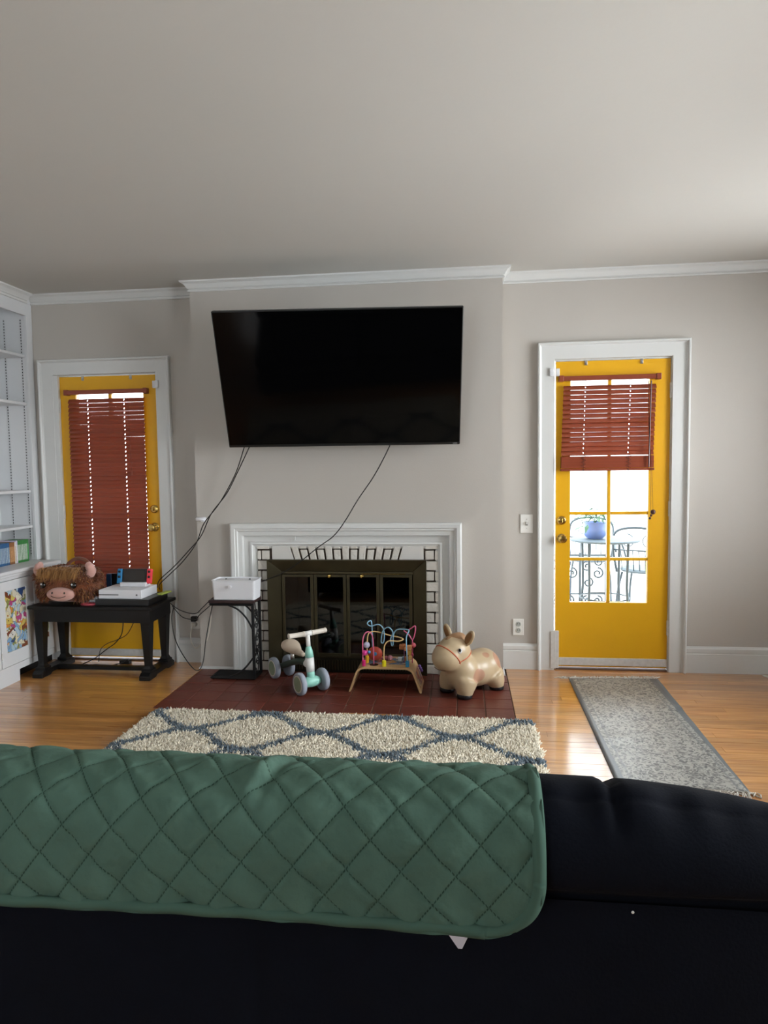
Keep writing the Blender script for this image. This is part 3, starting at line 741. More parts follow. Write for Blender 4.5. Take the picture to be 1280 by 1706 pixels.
tag(MB().prism([(-2.06, 4.28), (-2.02, 4.26), (-2.005, 4.38), (-2.045, 4.39)], 'z', .5235, .531).build('paper_packet', mat('lime paper', '#b9c95a', .6), None), 'lime green packet behind the white game console', 'packet')

# ------------------------------------------------------------------ highland cow bag
cow = thing('plush_cow_bag', 'shaggy brown highland cow plush bag with pink muzzle and horns', 'plush bag', (-2.62, 4.19, .48))
M_FUR = mat('brown fur', '#78401f', .95, var=.35, scale=16, bump=.6, bscale=90, sheen=.3)
M_FUR2 = mat('tan fur', '#a3743f', .95, var=.3, scale=20, sheen=.3)
M_FUR3 = mat('dark fur', '#522a12', .95, var=.3, scale=20, sheen=.2)
M_PINK = mat('pink plush', '#c99a8e', .9, var=.08, scale=30, bump=.3, bscale=300, sheen=.4)
M_EYE = mat('gloss black', '#050505', .12)
cc = Vector((-2.618, 4.175, .614)); rx, ry, rz = .190, .118, .118
def se(u, v, ex=.5, ez=.62):
    f = lambda t, e: math.copysign(abs(t) ** e, t)
    return Vector((cc.x + rx * f(math.cos(v), ez) * f(math.cos(u), ex), cc.y + ry * f(math.cos(v), ez) * f(math.sin(u), ex), cc.z + rz * f(math.sin(v), ez)))
rings = [[se(2 * math.pi * j / 48, -math.pi / 2 + .04 + (math.pi - .08) * i / 24) for j in range(48)] for i in range(25)]
MB().loops(rings).build('body', M_FUR, cow, smooth=True)
def strands(name, pts, nrm, length, w, droop, m, parent, jit=.5):
    """thin bent blades growing from pts"""
    V = []; Fc = []
    for p, n in zip(pts, nrm):
        d = (Vector(n) + Vector(RNG.normal(0, jit, 3)) * .6).normalized(); s = d.orthogonal().normalized() * w
        s = (Matrix.Rotation(random.uniform(0, 6.28), 3, d) @ s)
        L = length * random.uniform(.6, 1.2); p = Vector(p)
        q = p + d * L * .5 + Vector((0, 0, -droop * L * .25)); e = p + d * L * .85 + Vector((0, 0, -droop * L))
        k = len(V); V += [p - s, p + s, q + s * .8, q - s * .8, e]; Fc += [(k, k + 1, k + 2, k + 3), (k + 3, k + 2, k + 4)]
    me = bpy.data.meshes.new(name); me.from_pydata([tuple(v) for v in V], [], Fc); me.update()
    o = bpy.data.objects.new(name, me); COL.objects.link(o); me.materials.append(m); o['kind'] = 'stuff'
    return put(o, parent)
def mz(p):  # keep the muzzle bare
    return ((p.x + 2.615) / .100) ** 2 + ((p.z - .562) / .052) ** 2 < 1.0 and p.y < cc.y
for nm, m, cnt, ln in (('fur', M_FUR, 2600, .030), ('fur', M_FUR3, 1500, .028), ('fur', M_FUR2, 700, .030)):
    P = []; NN = []
    while len(P) < cnt:
        u = random.uniform(0, 2 * math.pi); v = math.asin(random.uniform(-.62, .99)); p = se(u, v)
        if mz(p): continue
        P.append(p); NN.append(((p.x - cc.x) / rx ** 2, (p.y - cc.y) / ry ** 2, (p.z - cc.z) / rz ** 2))
    NN = [Vector(n).normalized() for n in NN]
    strands(nm, P, NN, ln, .0022, .5, m, cow)
P = [(random.uniform(-2.76, -2.50), random.uniform(4.055, 4.12), random.uniform(.695, .733)) for _ in range(1500)]
strands('forelock', P, [(random.uniform(-.3, .3), -.8, .25)] * len(P), .062, .0022, 1.0, M_FUR2, cow, .35)
MB().ball((-2.615, 4.058, .562), (.098, .034, .046), 28, 14).build('muzzle', M_PINK, cow, smooth=True)
for dx in (-.042, .042): MB().ball((-2.615 + dx, 4.030, .574), (.006, .004, .008), 12, 8).build('nostril', M_EYE, cow, smooth=True)
MB().tube([(-2.615 + .060 * math.sin(a), 4.058 - .034 * math.sqrt(max(0, 1 - (.060 * math.sin(a) / .098) ** 2 - ((.011 - .030 * math.cos(a)) / .046) ** 2)) - .0008, .573 - .030 * math.cos(a)) for a in np.linspace(-1.0, 1.0, 15)], .0019, 6).build('smile', M_EYE, cow)
for ex in (-2.727, -2.515):
    MB().ball((ex, 4.044, .623), (.019, .014, .021), 16, 10).build('eye', M_EYE, cow, smooth=True)
    MB().ball((ex - .005, 4.0315, .631), (.006, .003, .006), 10, 8).build('eye_glint', M_WHITEPL, cow, smooth=True)
for s in (-1, 1):
    hx = cc.x + s * .175
    MB().tube(spline([(hx - s * .03, 4.13, .675), (hx, 4.12, .69), (hx + s * .012, 4.115, .715), (hx - s * .004, 4.115, .745), (hx - s * .02, 4.12, .758)], 5), [.030] * 6 + [.030] * 5 + [.027] * 4 + [.022] * 3 + [.016, .010, .004], 14).build('horn', M_PINK, cow, smooth=True)
    er = MB().ball((hx + s * .030, 4.16, .665), (.040, .018, .026), 16, 10, Matrix.Rotation(s * .35, 3, 'Y')).build('ear', M_FUR, cow, smooth=True)
    P = [(hx + s * .03 + random.uniform(-.035, .04), 4.145 + random.uniform(-.01, .02), .665 + random.uniform(-.025, .025)) for _ in range(260)]
    strands('ear_fur', P, [(s, -.3, -.1)] * len(P), .028, .002, .5, M_FUR, er)
MB().tube(spline([(-2.66, 4.20, .70), (-2.645, 4.21, .745), (-2.59, 4.215, .775), (-2.52, 4.21, .762), (-2.485, 4.20, .715), (-2.48, 4.195, .69)], 6), .012, 10).build('handle', mat('handle plush', '#6d3b22', .9, sheen=.3), cow, smooth=True)

# ------------------------------------------------------------------ C-shaped side table and white bin
st = thing('side_table', 'c-shaped side table with dark wood top and black iron scroll frame', 'side table', (-1.49, 4.23, 0))
SX0, SX1, SY0, SY1 = -1.642, -1.338, 4.122, 4.283
B(SX0, SX1, SY0, SY1, .500, .519).build('top', M_DKWOOD, st, bevel=.003)
r = .008
def bar(p, q, w=.0075, name='bar', parent=st):
    p, q = Vector(p), Vector(q); d = (q - p).normalized(); u = d.orthogonal().normalized(); v = d.cross(u)
    if abs(d.z) > .9: u, v = Vector((1, 0, 0)), Vector((0, 1, 0))
    return MB().loops([[e + (u * a + v * b_) * w for a, b_ in ((-1, -1), (1, -1), (1, 1), (-1, 1))] for e in (p, q)]).build(name, M_WROUGHT, parent)
PX = SX1 - .012
bar((PX, SY0 + .010, .008), (PX, SY0 + .010, .500), .008, 'post'); bar((PX, SY1 - .010, .008), (PX, SY1 - .010, .500), .008, 'post')
bar((SX0 + .01, SY0 + .010, .4925), (PX, SY0 + .010, .4925), .0074, 'top_rail'); bar((SX0 + .01, SY1 - .010, .4925), (PX, SY1 - .010, .4925), .0074, 'top_rail')
bar((SX0 + .01, SY0 + .010, .4925), (SX0 + .01, SY1 - .010, .4925), .0074, 'top_rail')
bar((SX0 + .005, SY0 + .010, .009), (PX, SY0 + .010, .009), .008, 'base_rail'); bar((SX0 + .005, SY1 - .010, .009), (PX, SY1 - .010, .009), .008, 'base_rail')
bar((SX0 + .005, SY0 + .010, .009), (SX0 + .005, SY1 - .010, .009), .008, 'base_rail'); bar((PX, SY0 + .01, .009), (PX, SY1 - .01, .009), .008, 'base_rail')
for i in range(5): bar((SX0 + .012, SY0 + .036 + i * .024, .012), (PX - .008, SY0 + .036 + i * .024, .012), .004, 'base_slat')
for yy in (SY0 + .010, SY1 - .010):
    MB().tube(spline([(PX - .165, yy, .488), (PX - .10, yy, .460), (PX - .045, yy, .405), (PX - .006, yy, .335)], 6), .006, 8).build('brace', M_WROUGHT, st)
MB().tube(spline([(PX - .165, SY0 + .012, .016), (PX - .10, SY0 + .012, .045), (PX - .045, SY0 + .02, .095), (PX - .004, SY1 - .014, .165)], 6), .006, 8).build('brace', M_WROUGHT, st)
# scrollwork panel between the posts
yc_ = (SY0 + SY1) / 2
def scroll(y0, z0, s, sz, turns=1.4):
    pts = []
    for k in range(26):
        a = k / 25 * turns * 2 * math.pi; rr = sz * (1 - k / 30)
        pts.append((PX, y0 + s * (sz - rr * math.cos(a)), z0 + rr * math.sin(a)))
    return pts
for (z0, s, sz) in ((.42, 1, .030), (.345, -1, .032), (.26, 1, .034), (.18, -1, .032), (.10, 1, .030)):
    MB().tube(scroll(yc_ - s * sz * .9, z0, s, sz), .0034, 6).build('scroll', M_WROUGHT, st)
MB().tube(spline([(PX, yc_ + .025 * math.sin(k * .9), .03 + k * .0385) for k in range(13)], 5), .0034, 6).build('vine', M_WROUGHT, st)
for k in range(9):
    z0 = .06 + k * .048; s = 1 if k % 2 else -1
    MB().ball((PX, yc_ + s * .030, z0), (.004, .015, .0075), 8, 6, Matrix.Rotation(s * .7, 3, 'X')).build('leaf', M_WROUGHT, st)
bx = thing('storage_bin', 'white plastic bin with a round knob on the side table', 'bin', (-1.485, 4.22, .519))
mb = MB()
def rr(x0, x1, y0, y1, z, r=.016, n=5):
    out = []
    for cx, cy, a0 in ((x1 - r, y0 + r, -90), (x1 - r, y1 - r, 0), (x0 + r, y1 - r, 90), (x0 + r, y0 + r, 180)):
        for i in range(n + 1):
            a = math.radians(a0 + 90 * i / n); out.append((cx + r * math.cos(a), cy + r * math.sin(a), z))
    return out
b0 = (-1.622, -1.332, 4.132, 4.276); g = .008
mb.loops([rr(b0[0] + g, b0[1] - g, b0[2] + g, b0[3] - g, .5195), rr(b0[0] + .006, b0[1] - .006, b0[2] + .006, b0[3] - .006, .523), rr(*b0, .640), rr(b0[0] - .003, b0[1] + .003, b0[2] - .003, b0[3] + .003, .642), rr(b0[0] - .003, b0[1] + .003, b0[2] - .003, b0[3] + .003, .648), rr(b0[0] + .004, b0[1] - .004, b0[2] + .004, b0[3] - .004, .648), rr(b0[0] + .006, b0[1] - .006, b0[2] + .006, b0[3] - .006, .635)], True, True)
mb.build('tub', M_WHITEPL, bx)
lid = MB().loops([rr(b0[0] + .0065, b0[1] - .0065, b0[2] + .0065, b0[3] - .0065, .6355), rr(b0[0] + .0065, b0[1] - .0065, b0[2] + .0065, b0[3] - .0065, .640)]).build('lid', M_WHITEPL, bx)
lathe_obj([(.006, 0), (.006, .010), (.011, .014), (.012, .020), (.009, .024), (0, .0245)], (-1.491, b0[2] + .001, .608), (0, -1, 0), 'knob', M_WHITEPL, bx, 16)
for kx in (-1.555, -1.395): lathe_obj([(.007, 0), (.007, .004), (.004, .006), (0, .006)], (kx, 4.225, .640), (0, 0, 1), 'rubber_stud', M_BLACK, bx, 12)

# ------------------------------------------------------------------ cables
def cable(name, label, pts, r, m):
    return tag(MB().tube(spline(pts, 8), r, 7).build(name, m, None, smooth=True), label, 'cable')
cable('loose_cable', 'right-hand of two black cords sagging from the tv to the bench', [(-1.345, 4.14, 1.503), (-1.44, 4.2, 1.36), (-1.54, 4.24, 1.204), (-1.661, 4.27, 1.069), (-1.737, 4.27, .921), (-1.84, 4.28, .811), (-1.941, 4.29, .712), (-2.068, 4.335, .612), (-2.10, 4.365, .555)], .0034, M_CABLE)
cable('loose_cable', 'left-hand of two black cords sagging from the tv to the bench', [(-1.38, 4.14, 1.499), (-1.465, 4.2, 1.329), (-1.594, 4.25, 1.141), (-1.709, 4.26, 1.006), (-1.771, 4.27, .873), (-1.872, 4.28, .75), (-1.964, 4.29, .667), (-2.07, 4.34, .583), (-2.085, 4.37, .54)], .0034, M_CABLE)
cable('loose_cable', 'black cord from the tv crossing the mantel to the white bin', [(-.457, 4.2, 1.497), (-.516, 4.24, 1.393), (-.583, 4.27, 1.287), (-.677, 4.275, 1.156), (-.762, 4.26, 1.018), (-.835, 4.24, .923), (-.939, 4.24, .849), (-1.06, 4.24, .755), (-1.184, 4.25, .678), (-1.329, 4.262, .618)], .0034, M_CABLE)
cable('loose_cable', 'upper black cord sagging between the bench and the side table', [(-1.992, 4.3, .47), (-1.931, 4.335, .407), (-1.825, 4.335, .383), (-1.764, 4.325, .428), (-1.700, 4.3, .484), (-1.646, 4.29, .525)], .003, M_CABLE)
cable('loose_cable', 'black cord running from the bench past the recess outlet', [(-1.995, 4.36, .43), (-1.942, 4.40, .344), (-1.874, 4.44, .318), (-1.82, 4.36, .345), (-1.787, 4.33, .378), (-1.706, 4.3, .443), (-1.66, 4.302, .49)], .003, M_CABLE)
cable('loose_cable', 'black cord drooping to the floor between the bench and the side table', [(-1.985, 4.36, .42), (-1.979, 4.31, .349), (-1.945, 4.28, .218), (-1.855, 4.22, .109), (-1.77, 4.2, .032), (-1.731, 4.22, .079), (-1.717, 4.26, .248), (-1.69, 4.31, .437), (-1.66, 4.312, .50)], .0032, M_CABLE)
cable('loose_cable', 'white cord looping down from the recess outlet', [(-1.895, 4.466, .270), (-1.902, 4.44, .22), (-1.891, 4.42, .162), (-1.862, 4.42, .12), (-1.835, 4.44, .138), (-1.803, 4.46, .16)], .0034, M_WCABLE)
cable('loose_cable', 'white cord hanging behind the left side of the side table', [(-1.69, 4.32, .50), (-1.71, 4.325, .451), (-1.712, 4.335, .356), (-1.732, 4.342, .25), (-1.75, 4.346, .194)], .0034, M_WCABLE)
cable('loose_cable', 'thicker black cord looping under the bench', [(-2.293, 4.25, .372), (-2.309, 4.25, .261), (-2.352, 4.24, .198), (-2.45, 4.30, .136), (-2.56, 4.33, .06), (-2.663, 4.345, .008), (-2.56, 4.36, .007), (-2.464, 4.33, .007), (-2.39, 4.36, .02), (-2.36, 4.41, .03)], .0034, M_CABLE)
cable('loose_cable', 'thinner black cord crossing under the bench', [(-2.225, 4.3, .372), (-2.293, 4.3, .249), (-2.373, 4.3, .202), (-2.475, 4.36, .160), (-2.56, 4.41, .10), (-2.59, 4.43, .006)], .0026, M_CABLE)
tag(B(-2.42, -2.345, 4.40, 4.44, .0, .028).build('power_adapter', M_BLACK, None, bevel=.004), 'black power brick on the floor under the bench', 'power adapter')

# ------------------------------------------------------------------ balance bike
bike = thing('balance_bike', 'mint and white toddler balance bike with four wheels', 'balance bike', (-1.06, 4.06, 0))
Ff = Vector((.675, -.738, 0)); Ll = Vector((.738, .675, 0)); Fc_ = Vector((-.925, 3.918, 0))
def bl_(f, l, z): return Fc_ + Ff * f + Ll * l + Vector((0, 0, z))
M_MINT = mat('mint plastic', '#98d2c2', .35, var=.03); M_BWHITE = mat('bike white', '#e3e2de', .35, var=.03); M_TYRE = mat('grey tyre', '#9aa1ad', .55, var=.05)
M_SAGE = mat('sage hub', '#8b977c', .5, var=.05); M_DGREEN = mat('dark green tube', '#3a4d3f', .35, var=.1); M_CREAM = mat('cream grip', '#d6cdc0', .6, var=.05); M_SEAT = mat('beige saddle', '#cdbba6', .55, var=.06)
def wheel(f, l, s):
    c = bl_(f, l, .069)
    w = MB().lathe([(.048, -.016), (.060, -.0175), (.066, -.014), (.069, -.006), (.069, .006), (.066, .014), (.060, .0175), (.048, .016)], c, Ll * s, 32).build('wheel', M_TYRE, bike, smooth=True)
    lathe_obj([(.052, .0), (.052, .0165), (.050, .0185), (.046, .0185), (.046, .015)], c, Ll * s, 'rim_ring', M_CREAM, w, 28)
    lathe_obj([(.0465, .004), (.0465, .0165), (.03, .0178), (0, .018)], c, Ll * s, 'hub_cover', M_SAGE, w, 28)
    lathe_obj([(.050, -.004), (.048, -.012), (.030, -.006), (.015, -.016), (0, -.016)], c, Ll * s, 'inner_hub', M_TYRE, w, 28)
    for k in range(6):
        a = k * math.pi / 3; d = Ff * math.cos(a) + Vector((0, 0, 1)) * math.sin(a)
        MB().tube([c + d * .012 - Ll * s * .013, c + d * .047 - Ll * s * .013], .003, 5).build('spoke', M_CREAM, w)
wheel(0, -.078, -1); wheel(0, .078, 1); wheel(-.395, -.052, -1); wheel(-.395, .052, 1)
MB().tube([bl_(0, -.062, .069), bl_(0, -.035, .069), bl_(0, 0, .072), bl_(0, .035, .069), bl_(0, .062, .069)], [.018, .030, .036, .030, .018], 18).build('front_axle', M_MINT, bike, smooth=True)
MB().tube([bl_(0, 0, .07), bl_(-.004, 0, .115), bl_(-.006, 0, .132)], [.026, .024, .024], 18).build('fork', M_MINT, bike, smooth=True)
MB().tube([bl_(-.006, 0, .130), bl_(-.012, 0, .17), bl_(-.018, 0, .212)], [.0245, .027, .027], 18).build('head_tube', M_BWHITE, bike, smooth=True)
MB().tube([bl_(-.018, 0, .216), bl_(-.022, 0, .25), bl_(-.026, 0, .275), bl_(-.027, 0, .28)], [.027, .023, .017, .014], 18).build('collar', M_MINT, bike, smooth=True)
MB().tube([bl_(-.026, 0, .275), bl_(-.034, 0, .352)], .0135, 16).build('stem', M_BWHITE, bike, smooth=True)
MB().tube([bl_(-.034, -.024, .358), bl_(-.034, .024, .358)], .016, 16).build('bar_clamp', M_BWHITE, bike, smooth=True)
for s in (-1, 1):
    MB().tube([bl_(-.034, s * .024, .358), bl_(-.034, s * .028, .358), bl_(-.034, s * .03, .358), bl_(-.036, s * .122, .359), bl_(-.036, s * .126, .359), bl_(-.036, s * .130, .359)], [.018, .018, .015, .015, .018, .014], 16).build('grip', M_CREAM, bike, smooth=True)
MB().tube([bl_(-.012, 0, .170), bl_(-.055, 0, .170), bl_(-.062, 0, .170)], [.022, .024, .018], 16).build('frame_socket', M_BWHITE, bike, smooth=True)
MB().tube(spline([bl_(-.058, 0, .170), bl_(-.15, 0, .160), bl_(-.26, 0, .125), bl_(-.36, 0, .085), bl_(-.395, 0, .072)], 5), .020, 16).build('frame_tube', M_DGREEN, bike, smooth=True)
MB().tube([bl_(-.395, -.040, .069), bl_(-.395, .040, .069)], .014, 14).build('rear_axle', M_BWHITE, bike, smooth=True)
MB().tube([bl_(-.235, 0, .135), bl_(-.242, 0, .21)], .014, 12).build('seat_post', M_STEEL, bike, smooth=True)
rings = []
for k in range(15):
    t_ = k / 14; f = -.095 - .215 * t_
    w = .020 + .058 * max(0, (t_ - .30) / .70) ** .7 if t_ > .3 else .020
    if t_ > .68: w *= math.sqrt(max(.05, 1 - ((t_ - .68) / .33) ** 2))
    if t_ < .08: w *= .7
    zc_ = .215 + .034 * t_ ** 1.5; hh = (.012 + .030 * t_) * (math.sqrt(max(.05, 1 - ((t_ - .68) / .33) ** 2)) if t_ > .68 else 1)
    rings.append([bl_(f, w * math.cos(a), zc_ + hh * math.sin(a) * (1 if math.sin(a) > 0 else 1.2)) for a in [2 * math.pi * j / 20 for j in range(20)]])
MB().loops(rings).build('saddle', M_SEAT, bike, smooth=True)

# ------------------------------------------------------------------ bead maze table
mz_ = thing('bead_maze_table', 'bentwood toy activity table with coloured wire bead maze', 'toy table', (-.48, 4.07, 0))
M_BENT = mat('birch plywood', '#c7a376', .5, var=.1, scale=10, stretch=(2, 2, 20)); MY0, MY1 = 3.955, 4.195
outer = spline([(-.702, .0), (-.682, .055), (-.662, .110), (-.648, .135), (-.615, .1515), (-.56, .153), (-.40, .153), (-.345, .1515), (-.312, .135), (-.298, .110), (-.278, .055), (-.258, 0)] and
               [(-.702, 0, 0), (-.682, .055, 0), (-.663, .108, 0), (-.648, .135, 0), (-.615, .1515, 0), (-.56, .153, 0), (-.40, .153, 0), (-.345, .1515, 0), (-.312, .135, 0), (-.297, .108, 0), (-.278, .055, 0), (-.258, 0, 0)], 4)
cen = Vector((-.48, .0, 0)); inner = []
for i, p in enumerate(outer):
    a = outer[max(i - 1, 0)]; b_ = outer[min(i + 1, len(outer) - 1)]; d = (b_ - a).normalized(); inner.append(p + Vector((d.y, -d.x, 0)) * .011)
inner[0].y = 0; inner[-1].y = 0
ring = [(p.x, p.y) for p in outer] + [(p.x, p.y) for p in reversed(inner)]
mb = MB()
for i in range(len(outer) - 1):
    o1, o2, i1, i2 = outer[i], outer[i + 1], inner[i], inner[i + 1]
    pr_ = [(o1.x, o1.y), (o2.x, o2.y), (i2.x, i2.y), (i1.x, i1.y)]
    for y_ in (MY0, MY1): mb.quad([(a, y_, c) for a, c in pr_])
    mb.quad([(o1.x, MY0, o1.y), (o2.x, MY0, o2.y), (o2.x, MY1, o2.y), (o1.x, MY1, o1.y)]); mb.quad([(i1.x, MY0, i1.y), (i2.x, MY0, i2.y), (i2.x, MY1, i2.y), (i1.x, MY1, i1.y)])
for e in (0, -1): mb.quad([(outer[e].x, MY0, outer[e].y), (outer[e].x, MY1, outer[e].y), (inner[e].x, MY1, inner[e].y), (inner[e].x, MY0, inner[e].y)])
mbo = mb.build('bent_frame', M_BENT, mz_)
wl = mbo.modifiers.new('weld', 'WELD'); wl.merge_threshold = .0002
PAL2 = ['#c98a6a', '#b5566a', '#d8b48a', '#7a8fae', '#d99a4a', '#a9486c', '#cbb9a0', '#5f7a9a', '#c0674a', '#d8c2a6']
B(-.60, -.345, MY0 + .07, MY1 - .02, .1535, .1545).build('printed_top', art('maze print', 12, PAL2), mz_)
m = MB().loops([[(-.2965, MY0 + .035, .1085), (-.2965, MY1 - .025, .1085), (-.2655, MY1 - .025, .022), (-.2655, MY0 + .035, .022)], [(-.2955, MY0 + .035, .1085), (-.2955, MY1 - .025, .1085), (-.2645, MY1 - .025, .022), (-.2645, MY0 + .035, .022)]]).build('printed_side', art('maze side print', 21, ['#b5694a', '#c79a5a', '#8a5a6a', '#c9b08a', '#7a6a8a', '#a8443a']), mz_)
zt = .1535
def peg(x, y, c, h=.036, r=.0115):
    return lathe_obj([(r, 0), (r, h - .003), (r - .003, h), (0, h)], (x, y, zt), (0, 0, 1), 'peg', mat('peg ' + c, c, .35, var=.03), mz_, 16)
peg(-.612, 3.985, '#c61d6e'); peg(-.487, 3.985, '#e8dc1c', .036, .013); peg(-.345, 3.985, '#2f7fa6'); peg(-.600, 4.05, '#e8b42c', .045, .011)
def wire(pts, c, r=.0036): return MB().tube(spline(pts, 8), r, 8).build('wire', mat('wire ' + c, c, .35, var=.03), mz_, smooth=True)
wire([(-.617, 3.985, .18), (-.617, 3.99, .30), (-.606, 3.995, .345), (-.585, 4.0, .36), (-.565, 4.005, .345), (-.556, 4.01, .30), (-.553, 4.012, .155)], '#d9688e')
wire([(-.487, 3.985, .18), (-.487, 3.985, .245), (-.480, 3.988, .285), (-.455, 3.992, .308), (-.40, 4.0, .305), (-.372, 4.02, .312), (-.40, 4.045, .318), (-.46, 4.06, .325), (-.53, 4.06, .345), (-.575, 4.055, .345), (-.595, 4.05, .315), (-.60, 4.05, .20)], '#e6c084')
wire([(-.345, 3.985, .18), (-.350, 3.988, .30), (-.348, 3.99, .34), (-.335, 4.0, .372), (-.36, 4.01, .376), (-.41, 4.02, .370), (-.432, 4.025, .335), (-.436, 4.035, .275), (-.446, 4.045, .268), (-.450, 4.04, .31), (-.436, 4.03, .352), (-.465, 4.04, .38), (-.50, 4.05, .352), (-.512, 4.06, .285), (-.500, 4.065, .278), (-.492, 4.06, .32), (-.500, 4.055, .372), (-.53, 4.06, .392), (-.575, 4.065, .380), (-.598, 4.07, .392), (-.588, 4.075, .408), (-.572, 4.08, .385), (-.570, 4.085, .16)], '#8fbcd6')
wire([(-.345, 4.06, .36), (-.325, 4.055, .372), (-.300, 4.05, .388), (-.302, 4.055, .345), (-.318, 4.06, .30), (-.34, 4.06, .33), (-.372, 4.065, .355)], '#d9688e')
wire([(-.318, 4.06, .30), (-.320, 4.06, .155)], '#d9688e')
def bead(x, y, z, r, c, kind=0):
    m = mat('bead ' + c, c, .4, var=.05)
    if kind == 0: return MB().ball((x, y, z), r, 16, 10).build('bead', m, mz_, smooth=True)
    return MB().box(x - r, x + r, y - r, y + r, z - r, z + r).build('bead', m, mz_, bevel=.004)
bead(-.602, 4.05, .265, .020, '#b9b7cf'); bead(-.606, 3.99, .232, .017, '#d03a8a'); bead(-.590, 3.993, .236, .011, '#d03a8a'); bead(-.578, 3.985, .238, .010, '#3f86b4')
w = MB().lathe([(.010, -.005), (.044, -.005), (.046, 0), (.044, .005), (.010, .005)], (-.553, 4.075, .205), (0, 1, .1), 28).build('gear_wheel', mat('red wheel', '#c0503f', .4, var=.25, scale=60), mz_, smooth=True)
MB().lathe([(.012, -.008), (.012, .008), (0, .009)], (-.553, 4.072, .205), (0, -1, -.1), 16).build('wheel_hub', mat('bead #3f86b4', '#3f86b4', .4), w)
bead(-.335, 4.02, .262, .014, '#c98f5c', 1); bead(-.352, 4.02, .255, .013, '#c98f5c', 1); bead(-.312, 4.05, .268, .016, '#cf5f6c'); bead(-.338, 4.03, .228, .015, '#c7a04a', 1); bead(-.322, 4.03, .213, .014, '#c04a72'); bead(-.328, 4.0, .205, .011, '#d3a96a', 1)
bead(-.385, 4.06, .255, .015, '#a9683f', 1); bead(-.372, 4.055, .262, .012, '#a9683f', 1)
MB().tube([(-.370, 4.06, .155), (-.370, 4.06, .25)], .003, 6).build('wire', mat('wire #8a4a7a', '#8a4a7a', .4), mz_)
bead(-.462, 4.10, .172, .017, '#cf8f9e'); bead(-.49, 4.12, .168, .012, '#b06a7a'); bead(-.40, 4.10, .166, .012, '#d8dfe6', 1); bead(-.36, 4.09, .17, .014, '#b98a5a', 1); bead(-.378, 4.12, .166, .011, '#7fa3b4', 1)
lathe_obj([(.026, 0), (.026, .002), (0, .0022)], (-.553, 4.01, zt), (0, 0, 1), 'base_disc', M_BLACK, mz_, 20)
for i in range(3): bead(-.281 + .006 * i, 4.13, .115 - i * .014, .010, '#7a5aa6')

# ------------------------------------------------------------------ bouncy horse
hs = thing('hopper_horse', 'inflatable tan bouncy horse with pink spots and orange bridle', 'bouncy horse', (.035, 4.04, 0))
HF = Vector((-.735, -.678, 0)); HL = Vector((-.678, .735, 0)); HC = Vector((.040, 4.040, 0))
def hp_(f, l, z): return HC + HF * f + HL * l + Vector((0, 0, z))
RH = Matrix((HF, HL, Vector((0, 0, 1)))).transposed()
def ell(mb, f, l, z, rf, rl, rz_, tiltf=0.):
    mb.ball(hp_(f, l, z), (rf, rl, rz_), 24, 16, RH @ Matrix.Rotation(tiltf, 3, 'Y'))
M_HORSE, nt, b = newmat('tan vinyl'); L = nt.links
tc = N(nt, 'ShaderNodeTexCoord'); nz = N(nt, 'ShaderNodeTexNoise'); nz.inputs['Scale'].default_value = 6; L.new(tc.outputs['Object'], nz.inputs[0])
mx = N(nt, 'ShaderNodeMix', data_type='RGBA'); mx.inputs[6].default_value = lin('#b8a182') + (1,); mx.inputs[7].default_value = lin('#c4ae8c') + (1,); L.new(nz.outputs[0], mx.inputs[0])
cur = mx.outputs[2]
for (f, l, z, r, sf) in ((.045, -.118, .122, .044, 1.0), (-.150, -.085, .185, .052, 1.25), (-.06, .11, .17, .05, 1.), (-.06, -.07, .235, .026, 1.)):
    p = hp_(f, l, z)
    vd = N(nt, 'ShaderNodeVectorMath', operation='DISTANCE'); vd.inputs[1].default_value = tuple(p); L.new(tc.outputs['Object'], vd.inputs[0])
    mr = N(nt, 'ShaderNodeMapRange'); mr.inputs[1].default_value = r; mr.inputs[2].default_value = r + .003; mr.inputs[3].default_value = 1; mr.inputs[4].default_value = 0; L.new(vd.outputs['Value'], mr.inputs[0])
    m2 = N(nt, 'ShaderNodeMix', data_type='RGBA'); L.new(mr.outputs[0], m2.inputs[0]); L.new(cur, m2.inputs[6]); m2.inputs[7].default_value = lin('#b58a70') + (1,); cur = m2.outputs[2]
L.new(cur, b.inputs['Base Color']); b.inputs['Roughness'].default_value = .36
mb = MB()
ell(mb, -.030, 0, .132, .160, .120, .108); ell(mb, -.100, 0, .140, .096, .116, .104); ell(mb, .085, 0, .138, .108, .116, .112)
ell(mb, .115, 0, .200, .090, .092, .095); ell(mb, .140, 0, .264, .104, .098, .096); ell(mb, .190, 0, .242, .098, .094, .086, .35)
for f in (.125, -.135):
    for l in (-.078, .078): mb.tube([hp_(f, l, .014), hp_(f, l * 1.0, .040), hp_(f * .85, l * .8, .09)], [.044, .054, .076], 16)
body = mb.build('body', M_HORSE, hs); remesh(body, .009, 10, .5)
M_HOOF = mat('dark hoof', '#1c1d22', .4, var=.05)
for f in (.127, -.137):
    for l in (-.077, .077):
        MB().lathe([(.030, .0005), (.044, .003), (.046, .018), (.042, .034), (.030, .038)], hp_(f, l, 0), (0, 0, 1), 20).build('hoof', M_HOOF, hs, smooth=True)
M_EARI = mat('ear inner', '#8a6238', .6, var=.1)
for s in (-1, 1):
    base = hp_(.105, s * .074, .326); ax = (HL * s * .55 + Vector((0, 0, 1)) * .80 - HF * .05).normalized()
    side = ax.cross(HF).normalized(); fr = side.cross(ax).normalized()
    if fr.dot(HF) < 0: fr = -fr
    R3 = Matrix((side, fr, ax)).transposed()
    e = MB().ball(base + ax * .036, (.030, .014, .056), 18, 12, R3).build('ear', M_HORSE, hs, smooth=True)
    MB().ball(base + ax * .038 + fr * .0085, (.021, .008, .044), 16, 10, R3).build('ear_lining', M_EARI, e, smooth=True)
